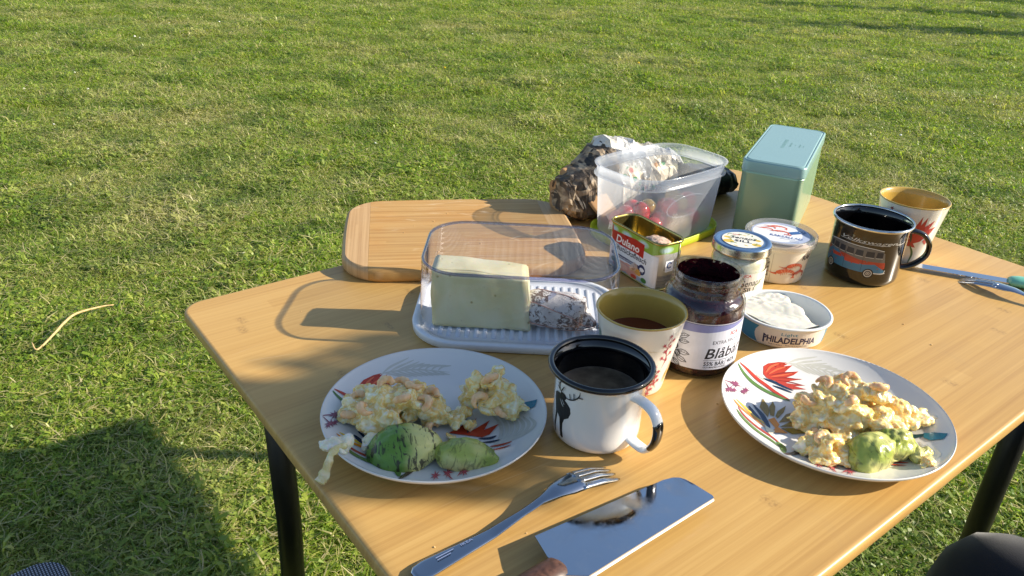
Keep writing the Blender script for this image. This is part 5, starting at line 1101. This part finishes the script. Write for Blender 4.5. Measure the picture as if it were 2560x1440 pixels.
    for a in (0, 1.1, 2.2, 3.4, 4.6, 5.5):
        strings.append(tube([(P[i][0], (Rr[i]+.0008)*math.cos(a+i*.06), max(.0045+Rr[i]*.55, Rr[i]*.97)+(Rr[i]+.0008)*math.sin(a+i*.06)) for i in range(0, 21)], .00055, 5))
    for x_i in (15,):
        strings.append(tube([(P[x_i][0]+.003*math.cos(a*2), (Rr[x_i]+.001)*math.cos(a), Rr[x_i]*.97+(Rr[x_i]+.001)*math.sin(a)) for a in np.linspace(0, 2*PI, 26)], .00055, 5))
    strings.append(tube(spline([(.042, 0, .006), (.049, .003, .010), (.053, .000, .013), (.050, -.004, .008), (.044, -.001, .005)], 5), .0006, 5))
    link('string', join(*strings), st, sa)
    link('clip', box(.004, .006, .006, .0445, 0, .002, .001), STEEL, sa)
    link('casing_end', tube([(.046, 0, .004), (.050, -.001, .004), (.053, -.002, .003)], [.0016, .0034, .0028], 8), flat('casing', 'b89468', .5), sa)
cheese_box()
# ------------------------------------------------------------------ cutlery
def fork_mesh(L=.205, curve=1):
    """handle along -x .. tines at +x, convex side up; returns mesh of the whole fork"""
    def zc(f):     # height along the length, tines down
        return float(np.interp(f, [0, .05, .35, .55, .68, .80, .90, 1.0], [.0045, .004, .0045, .0105, .0165, .0160, .0110, .0015]))*curve
    V, F = [], []; parts = []
    def strip(fs, wf, yo=None, th=.0017):
        rings = []
        for f in fs:
            x = (f)*L; w = wf(f); y0 = yo(f) if yo else 0; z = zc(f); t_ = th if f > .62 else .0022
            rg = []
            for k in range(12):
                a = 2*PI*k/12; c, s = math.cos(a), math.sin(a)
                dip = 0
                rg.append((x, y0+w*math.copysign(abs(c)**.7, c), z+t_/2*math.copysign(abs(s)**.7, s)-(abs(y0+w*c)**2)*22*(1 if f > .6 else 0)))
            rings.append(rg)
        return loft(rings)
    wf = lambda f: float(np.interp(f, [0, .02, .06, .3, .5, .6, .66, .72, .78, .82], [.003, .0075, .0092, .0062, .0036, .0040, .0075, .0112, .0122, .0120]))
    parts.append(strip(np.linspace(0, .80, 44), wf))
    for k in range(4):
        yo = lambda f, k=k: (-.0096+.0064*k)*(1 if f < .9 else 1-.06*(f-.9)*10)
        parts.append(strip(np.linspace(.775, 1.0, 14), lambda f: float(np.interp(f, [.775, .9, .98, 1], [.0025, .0022, .0015, .0006])), yo))
    return parts
SP = flat('polished_steel', 'b8bcc2', .13, 1, var=.03, vs=25)
def fork(loc, ang, label, curve=1, flip=False, name='fork'):
    root = thing(name, label, 'fork', loc, ang)
    ps = fork_mesh(curve=curve)
    if flip:
        for m in ps:
            for v in m.vertices: v.co.z = .0185-v.co.z
            m.flip_normals()
    link('handle', ps[0], SP, root)
    for m in ps[1:]: link('tine', m, SP, root)
    return root
r = fork((-.0635, .4065, HT), math.atan2(.5415-.4065, .104+.0635), 'steel fork lying tines down in front of the white mug')
P = Print(); P.text('IKEA', .014, 0, .0024, '7f8db0', width=.011); P.stroke([(-.014, .0012), (.002, .0012)], .0006, '8c9abc', False, False); P.stroke([(-.014, -.0012), (-.002, -.0012)], .0006, '8c9abc', False, False)
P.build('stamp', lambda u, v, e: (.036+u, v+.002, .0045+.0013+e), r, step=0)
fork((.7600, .8200, HT), math.atan2(1.035-.82, .5700-.76), 'steel fork with its tines raised on the knife beside the black mug', .8, False)
def cleaver():
    root = thing('kitchen_knife', 'wide flat kitchen knife with brown handle at the front edge of the picture', 'knife', (0, 0, HT))
    # outline of the blade in the table plane: heel (handle side) to tip
    out = [(.0258, .4410), (.0345, .4195), (.0375, .4150), (.0400, .4000), (.0640, .4000), (.1755, .4950), (.1752, .4975), (.1600, .5165), (.1565, .5200), (.1520, .5222), (.1460, .5220), (.1380, .5185)]
    zt = lambda x, y: .0072+((x-.026)*-.55+(y-.44)*.83)/.03*-.0032+.006*(1-min(1, max(0, (x-.03)/.14)))
    u = Vector((.108, .092, 0)).normalized(); nrm = Vector((-u.y, u.x, 0))
    V, F = [], []
    top = [(x, y, zt(x, y)+.0016) for x, y in out]; bot = [(x, y, zt(x, y)) for x, y in out]
    me = loft([bot, top]); bm = bmesh.new(); bm.from_mesh(me); bmesh.ops.bevel(bm, geom=[e for e in bm.edges if abs(e.verts[0].co.z-e.verts[1].co.z) < .0012 and e.calc_face_angle(0) > 1], offset=.0004, segments=2, affect='EDGES'); bm.to_mesh(me); bm.free()
    t = NT('mirror_blade'); n = t.noise(t.scl(t.obj(), (1, 1, 1)), 55, 3); rg = t.ramp(t.math('ADD', n, t.math('MULTIPLY', t.noise(t.scl(t.obj(), (9, 3, 1)), 60, 4), .25)), [(.5, (.04, .04, .04, 1)), (.8, (.22, .22, .22, 1))])
    m = t.done(t.bsdf((.66, .68, .72, 1), rg, 1, bump=t.noise(t.obj(), 8, 2), bstr=.06, bdist=.002)); link('blade', me, m, root, smooth=False)
    link('edge_bevel', loft([[(.0640, .3992, .0152), (.1758, .4944, .0096), (.1753, .4972, .0108), (.0630, .4020, .0166)], [(.0640, .3992, .0156), (.1758, .4944, .0100), (.1753, .4972, .0114), (.0630, .4020, .0172)]]), flat('ground_edge', 'd8d8d6', .28, 1, var=.05), root, smooth=False)
    w = (lambda t: t.done(t.bsdf(t.ramp(t.noise(t.scl(t.obj(), (1, 1, 1)), 90, 4, .6, 2), [(.35, (.045, .02, .012, 1)), (.65, (.12, .055, .035, 1))]), .4)))(NT('dark_wood_grip'))
    d = -u
    P0 = Vector((.043, .409, .0125)); pts = [P0+d*k for k in (-.004, 0, .01, .03, .06, .09, .11, .115)]
    link('handle', tube(pts, [(.006, .009), (.0095, .0125), (.0105, .0130), (.011, .0135), (.0105, .0125), (.0115, .014), (.0105, .012), (.004, .005)], 20, up=(0, 0, 1)), w, root)
cleaver()
def table_knife():
    root = thing('table_knife', 'serrated table knife with mint green handle under the fork at the right', 'knife', (.5500, 1.0150, HT), math.atan2(.958-1.015, .705-.55))
    # blade: tip at 0, handle beyond x = .155
    top, bot = [], []
    n = 60
    for i in range(n+1):
        x = .004+.142*i/n; top.append((x, .0085*min(1, (x/.03)**.55)))
    for i in range(n+1):
        x = .146-.142*i/n; s = .0011*(1 if i % 2 else 0) if .02 < x < .12 else 0; bot.append((x, -.0075*min(1, (x/.02)**.6)-s))
    o = top+bot; me = loft([[(x, y, .0048) for x, y in o], [(x, y, .0060) for x, y in o]])
    link('blade', me, SP, root, smooth=False)
    mint = flat('mint_handle', '7cc9b0', .35, coat=.2, var=.03)
    link('handle', tube([(.143, 0, .0062), (.147, 0, .0065), (.155, 0, .0072), (.18, 0, .0075), (.21, 0, .0075), (.236, 0, .0072), (.240, 0, .007)], [(.004, .008), (.0062, .0108), (.0072, .0118), (.0075, .0118), (.0075, .0115), (.006, .0095), (.002, .004)], 20, up=(0, 0, 1)), mint, root)
table_knife()
# ------------------------------------------------------------------ seated person at the right (a knee reaches into the picture)
def skin_body(name, V, E, R_, m, parent=None, levels=2, root=0):
    me = bpy.data.meshes.new('m'); me.from_pydata([tuple(v) for v in V], E, []); me.update()
    o = bpy.data.objects.new('tmp', me); C.objects.link(o)
    md = o.modifiers.new('s', 'SKIN'); md.use_smooth_shade = True
    for i, r in enumerate(R_):
        d = me.skin_vertices[0].data[i]; d.radius = r if hasattr(r, '__len__') else (r, r); d.use_root = (i == root)
    s = o.modifiers.new('d', 'SUBSURF'); s.levels = levels; s.render_levels = levels
    out = evalmesh(o); bpy.data.objects.remove(o)
    return link(name, out, m, parent)
def person():
    navy = (lambda t: t.done(t.bsdf((.012, .014, .024, 1), .85, spec=.2, sheen=.25, bump=t.noise(t.obj(), 900, 2), bstr=.15)))(NT('dark_navy_cloth'))
    skin = (lambda t: t.done(t.bsdf((.58, .36, .26, 1), .5, sub=.3)))(NT('skin')); hair = flat('dark_hair', '2c2018', .6, var=.2, vs=200)
    hx, hy = .93, .13     # hips
    root = thing('person', 'person in dark navy trousers sitting at the right, only a knee in view', 'person', (0, 0, 0))
    J = []; E = []; R_ = []
    def j(p, r, par=None):
        J.append(p); R_.append(r)
        if par is not None: E.append((par, len(J)-1))
        return len(J)-1
    pel = j((hx, hy, .50), (.15, .13)); w = j((hx+.03, hy-.03, .64), (.14, .11), pel); ch = j((hx+.05, hy-.05, .84), (.165, .12), w); nk = j((hx+.05, hy-.045, .985), (.06, .06), ch)
    hd0 = j((hx+.035, hy-.03, 1.05), .062, nk); hd = j((hx+.03, hy-.02, 1.12), (.082, .09), hd0); hdt = j((hx+.035, hy-.025, 1.19), .06, hd)
    for sx, kx, ky, fx, fy in ((-1, .545, .565, .56, .50, ), (1, .80, .72, .84, .66)):
        pass
    def leg(hxo, hyo, K, A, T):
        a = j((hx+hxo, hy+hyo, .49), .092, pel); b = j(((hx+hxo+K[0])/2, (hy+hyo+K[1])/2, (.49+K[2])/2+.008), .080, a)
        k = j(K, .060, b); c = j(((K[0]*.62+A[0]*.38), (K[1]*.62+A[1]*.38), (K[2]*.62+A[2]*.38)), .058, k); an = j(A, .036, c); return k, an
    k1, a1 = leg(-.07, -.04, (.492, .590, .518), (.56, .53, .10), None)
    k2, a2 = leg(.07, .05, (.83, .60, .49), (.86, .56, .10), None)
    # arms resting in the lap
    for sx, sy, ex, ey, wx, wy in ((-.11, -.13, -.17, -.12, -.20, .06), (.13, .07, .12, .16, -.02, .26)):
        sh = j((hx+.05+sx, hy-.05+sy, .925), .052, ch); el = j((hx+ex, hy+ey, .66), .040, sh); wr = j((hx+wx, hy+wy, .60), .026, el)
    skin_body('body', J, E, R_, navy, root)
    # shoes
    for (ax, ay) in ((.56, .53), (.86, .56)):
        d = Vector((-.55, .83, 0)); P = [Vector((ax, ay, .10)), Vector((ax, ay, .045))-d*.03, Vector((ax, ay, .035))+d*.06, Vector((ax, ay, .028))+d*.14, Vector((ax, ay, .026))+d*.17]
        link('shoe', tube(P, [.040, .044, .042, .036, .02], 16, up=(0, 0, 1)), flat('shoe_grey', '3a3d42', .7), root)
    # head, hands and hair
    HC = Vector((hx+.028, hy-.018, 1.125)); fd = Vector((-.62, .78, 0))
    bm = bmesh.new(); bmesh.ops.create_icosphere(bm, subdivisions=4, radius=1)
    sd = Vector((-fd.y, fd.x, 0))
    for v in bm.verts:
        c = v.co.copy(); x, y, z = c.x, c.y, c.z            # y forward
        r = Vector((x*.074, y*.090, z*.112))
        if z < 0: r.x *= 1-.28*(-z)**1.5; r.y *= 1-.10*(-z)
        if y > .55: r.y += .020*math.exp(-((x/.16)**2+((z+.10)/.22)**2)); r.y -= .008*math.exp(-(((abs(x)-.38)/.16)**2+((z-.10)/.14)**2)); r.y += .005*math.exp(-((x/.3)**2+((z+.42)/.07)**2)); r.y -= .004*math.exp(-((x/.3)**2+((z+.49)/.035)**2))
        v.co = HC+sd*(-r.x)+fd*r.y+Vector((0, 0, r.z))
    me = bpy.data.meshes.new('m'); bm.to_mesh(me); bm.free(); hd_ = link('head', me, skin, root)
    for s in (-1, 1):
        e = link('eye', ico(2, .011), flat('eye_white', 'e8e4de', .1), hd_); e.location = HC+fd*.073+sd*s*.031+Vector((0, 0, .012))
        ea = link('ear', ico(2, 1), skin, hd_); ea.location = HC+sd*s*.073-fd*.004; ea.scale = (.012, .02, .03)
    bm = bmesh.new(); bmesh.ops.create_icosphere(bm, subdivisions=4, radius=1)
    for v in bm.verts:
        c = v.co; k = 1+.05*mnoise.noise(c*7)
        f = 0 if not (c.y > .15 and c.z < .62) else .10
        v.co = HC+sd*(-c.x*.083*k*(1-f*1.4))+fd*(c.y*.098*k*(1-f*3)-.008)+Vector((0, 0, c.z*.122*k+.006 if c.z > -.55 else -.062))
    me = bpy.data.meshes.new('m'); bm.to_mesh(me); bm.free(); link('hair', me, hair, hd_)
    for (wx, wy, d) in ((-.20, .06, Vector((-.5, .8, -.25))), (-.02, .26, Vector((-.8, .4, -.2)))):
        W0 = Vector((hx+wx, hy+wy, .597)); d.normalize(); s = d.cross(Vector((0, 0, 1))).normalized(); ms = [tube([W0-d*.01, W0+d*.03, W0+d*.075, W0+d*.085], [(.014, .02), (.013, .032), (.011, .038), (.006, .032)], 14, up=(0, 0, 1))]
        for i, L in enumerate((.062, .072, .068, .054)):
            o_ = W0+d*.078+s*(-.029+.0195*i); ms.append(tube([o_, o_+d*L*.5+Vector((0, 0, .003)), o_+d*L*.8-Vector((0, 0, .008)), o_+d*L-Vector((0, 0, .020))], [.0088, .0082, .0074, .005], 10))
        t0 = W0+d*.03-s*.030; ms.append(tube([t0, t0-s*.018+d*.022, t0-s*.018+d*.048-Vector((0, 0, .008))], [.011, .010, .006], 10))
        link('hand', join(*ms), skin, root)
def chair(x, y, rot, label, mesh_m, frame_m):
    root = thing('camping_chair', label, 'chair', (x, y, 0), rot)
    W_, D_, Z = .50, .46, .43
    link('seat', box(W_, D_, .012, 0, 0, Z-.006, .004), mesh_m, root)
    bk = link('backrest', box(W_-.04, .012, .50, 0, 0, 0, .004), mesh_m, root, (0, -.235, Z+.05)); bk.rotation_euler = (.22, 0, 0)
    for s in (-1, 1):
        link('leg', tube([(s*.265, D_/2, Z), (s*.27, -D_/2+.02, .012)], .011, 10), frame_m, root); link('leg', tube([(s*.27, -D_/2, Z), (s*.265, D_/2-.02, .012)], .011, 10), frame_m, root)
        link('back_post', tube([(s*.255, -.22, Z-.02), (s*.255, -.36, Z+.58)], .011, 10), frame_m, root)
        link('armrest', box(.04, .42, .022, s*.29, -.02, Z+.19, .008), frame_m, root); link('arm_post', tube([(s*.285, .17, Z+.19), (s*.27, .15, Z)], .009, 8), frame_m, root)
person()
t = NT('woven_textilene'); ob = t.obj(); sx = t.n('ShaderNodeSeparateXYZ'); t.l(ob, sx.inputs[0])
wx = t.math('GREATER_THAN', t.math('FRACT', t.math('MULTIPLY', sx.outputs[0], 330)), .5); wy = t.math('GREATER_THAN', t.math('FRACT', t.math('MULTIPLY', sx.outputs[1], 300)), .42)
cc = t.mix(t.math('MULTIPLY', wx, wy), (.02, .02, .028, 1), (.42, .44, .50, 1)); TEX = t.done(t.bsdf(cc, .6, bump=t.math('MULTIPLY', wx, wy), bstr=.4))
FR = flat('chair_frame', '2a2c30', .4, .5)
chair(.99, .05, math.radians(38), 'dark camping chair with the seated person on it, outside the right edge', flat('dark_seat_cloth', '16181d', .8), FR)
def stool(x, y, rot):
    root = thing('folding_stool', 'folding stool whose black and white woven seat pokes in at the lower left corner', 'stool', (x, y, 0), rot)
    s = link('seat', loft([(rr(.50, .46, .03, 6), .412), (rr(.506, .466, .033, 6), .419), (rr(.50, .46, .03, 6), .426)]), TEX, root); sharp(s, 60)
    for k in (-1, 1):
        link('leg', tube([(k*.24, .20, .405), (k*.24, -.20, .01)], .011, 10), FR, root); link('leg', tube([(k*.215, -.20, .405), (k*.215, .20, .01)], .011, 10), FR, root)
    for yy in (-.2, .2): link('crossbar', tube([(-.24, yy, .406), (.24, yy, .406)], .010, 10), FR, root)
stool(-.527, .295, math.radians(43))
# ------------------------------------------------------------------ young trees to the right, out of the picture; they throw the soft shadows
def tree(x, y, H, limbs, label, seed, leaf=.035, nl=420):
    r = random.Random(seed)
    bark = flat('bark', '5a4a3a', .9, var=.25, vs=30, bump=.5, bscale=60)
    lf = (lambda t: t.done(t.bsdf(t.ramp(t.noise(t.obj(), 9, 2), [(.35, (.05, .10, .02, 1)), (.65, (.10, .15, .03, 1))]), .5)))(NT('tree_leaf')) if 'leafm' not in MATS else MATS['leafm']
    MATS['leafm'] = lf
    root = thing('young_tree', label, 'tree', (x, y, 0))
    link('trunk', tube(spline([(0, 0, -.02), (.02, .01, H*.3), (-.02, .02, H*.6), (.01, 0, H)], 6), [.055*(1-i/20) for i in range(19)], 10), bark, root)
    V, F = [], []
    for (p0, p1, spread, *more) in limbs:
        link('limb', tube(spline([p0, ((p0[0]+p1[0])/2, (p0[1]+p1[1])/2, (p0[2]+p1[2])/2+.05), p1], 5), [.018-.0012*i for i in range(11)], 8), bark, root)
        for k in range(more[0] if more else nl):
            dx = r.uniform(-.17, .21) if more else r.gauss(0, spread[0])
            c = Vector(p1)+Vector((dx, r.gauss(0, spread[1]) if not more else r.uniform(-.075, .082+max(0, min(dx-.02, .10))*1.1), r.gauss(0, spread[2])))
            up = Vector((r.gauss(0, 1), r.gauss(0, 1), r.gauss(0, 1))).normalized(); a = up.orthogonal().normalized(); b = up.cross(a); s = leaf*r.uniform(.6, 1.2)*(.55 if more else 1)
            n = len(V); V += [c-a*s, c+b*s*.5-a*s*.1, c+a*s, c-b*s*.5-a*s*.1]; F.append((n, n+1, n+2, n+3))
    o = link('crown', mesh(V, F), lf, root, smooth=False); o['kind'] = 'stuff'
tree(2.45, -.62, 2.7, [((0, 0, 1.5), (-.50, 1.190, 1.790), (.115, .042, .020), 2600), ((0, 0, 1.9), (.3, -.4, 2.6), (.3, .3, .3)), ((0, 0, 1.7), (.1, -.5, 2.1), (.25, .25, .25))], 'unseen young tree added right of the table to shade the left plate', 3)  # added unseen tree; its low leaf cluster is shaped to shade the table
for i, (x, y) in enumerate(((11.2, 10.6), (13.2, 12.4), (10.6, 8.75))):
    tree(x, y, 3.0, [((0, 0, 1.4), (.1, 0, 2.6), (.5, .16, .5)), ((0, 0, 1.9), (-.2, .1, 3.3), (.5, .14, .5)), ((0, 0, 1.5), (.3, -.05, 2.1), (.4, .14, .3))], ['slim tree at the far right of the lawn, outside the picture', 'farthest slim tree on the lawn, outside the picture', 'nearest of the slim trees far right on the lawn, outside the picture'][i], 20+i, .09, 260)
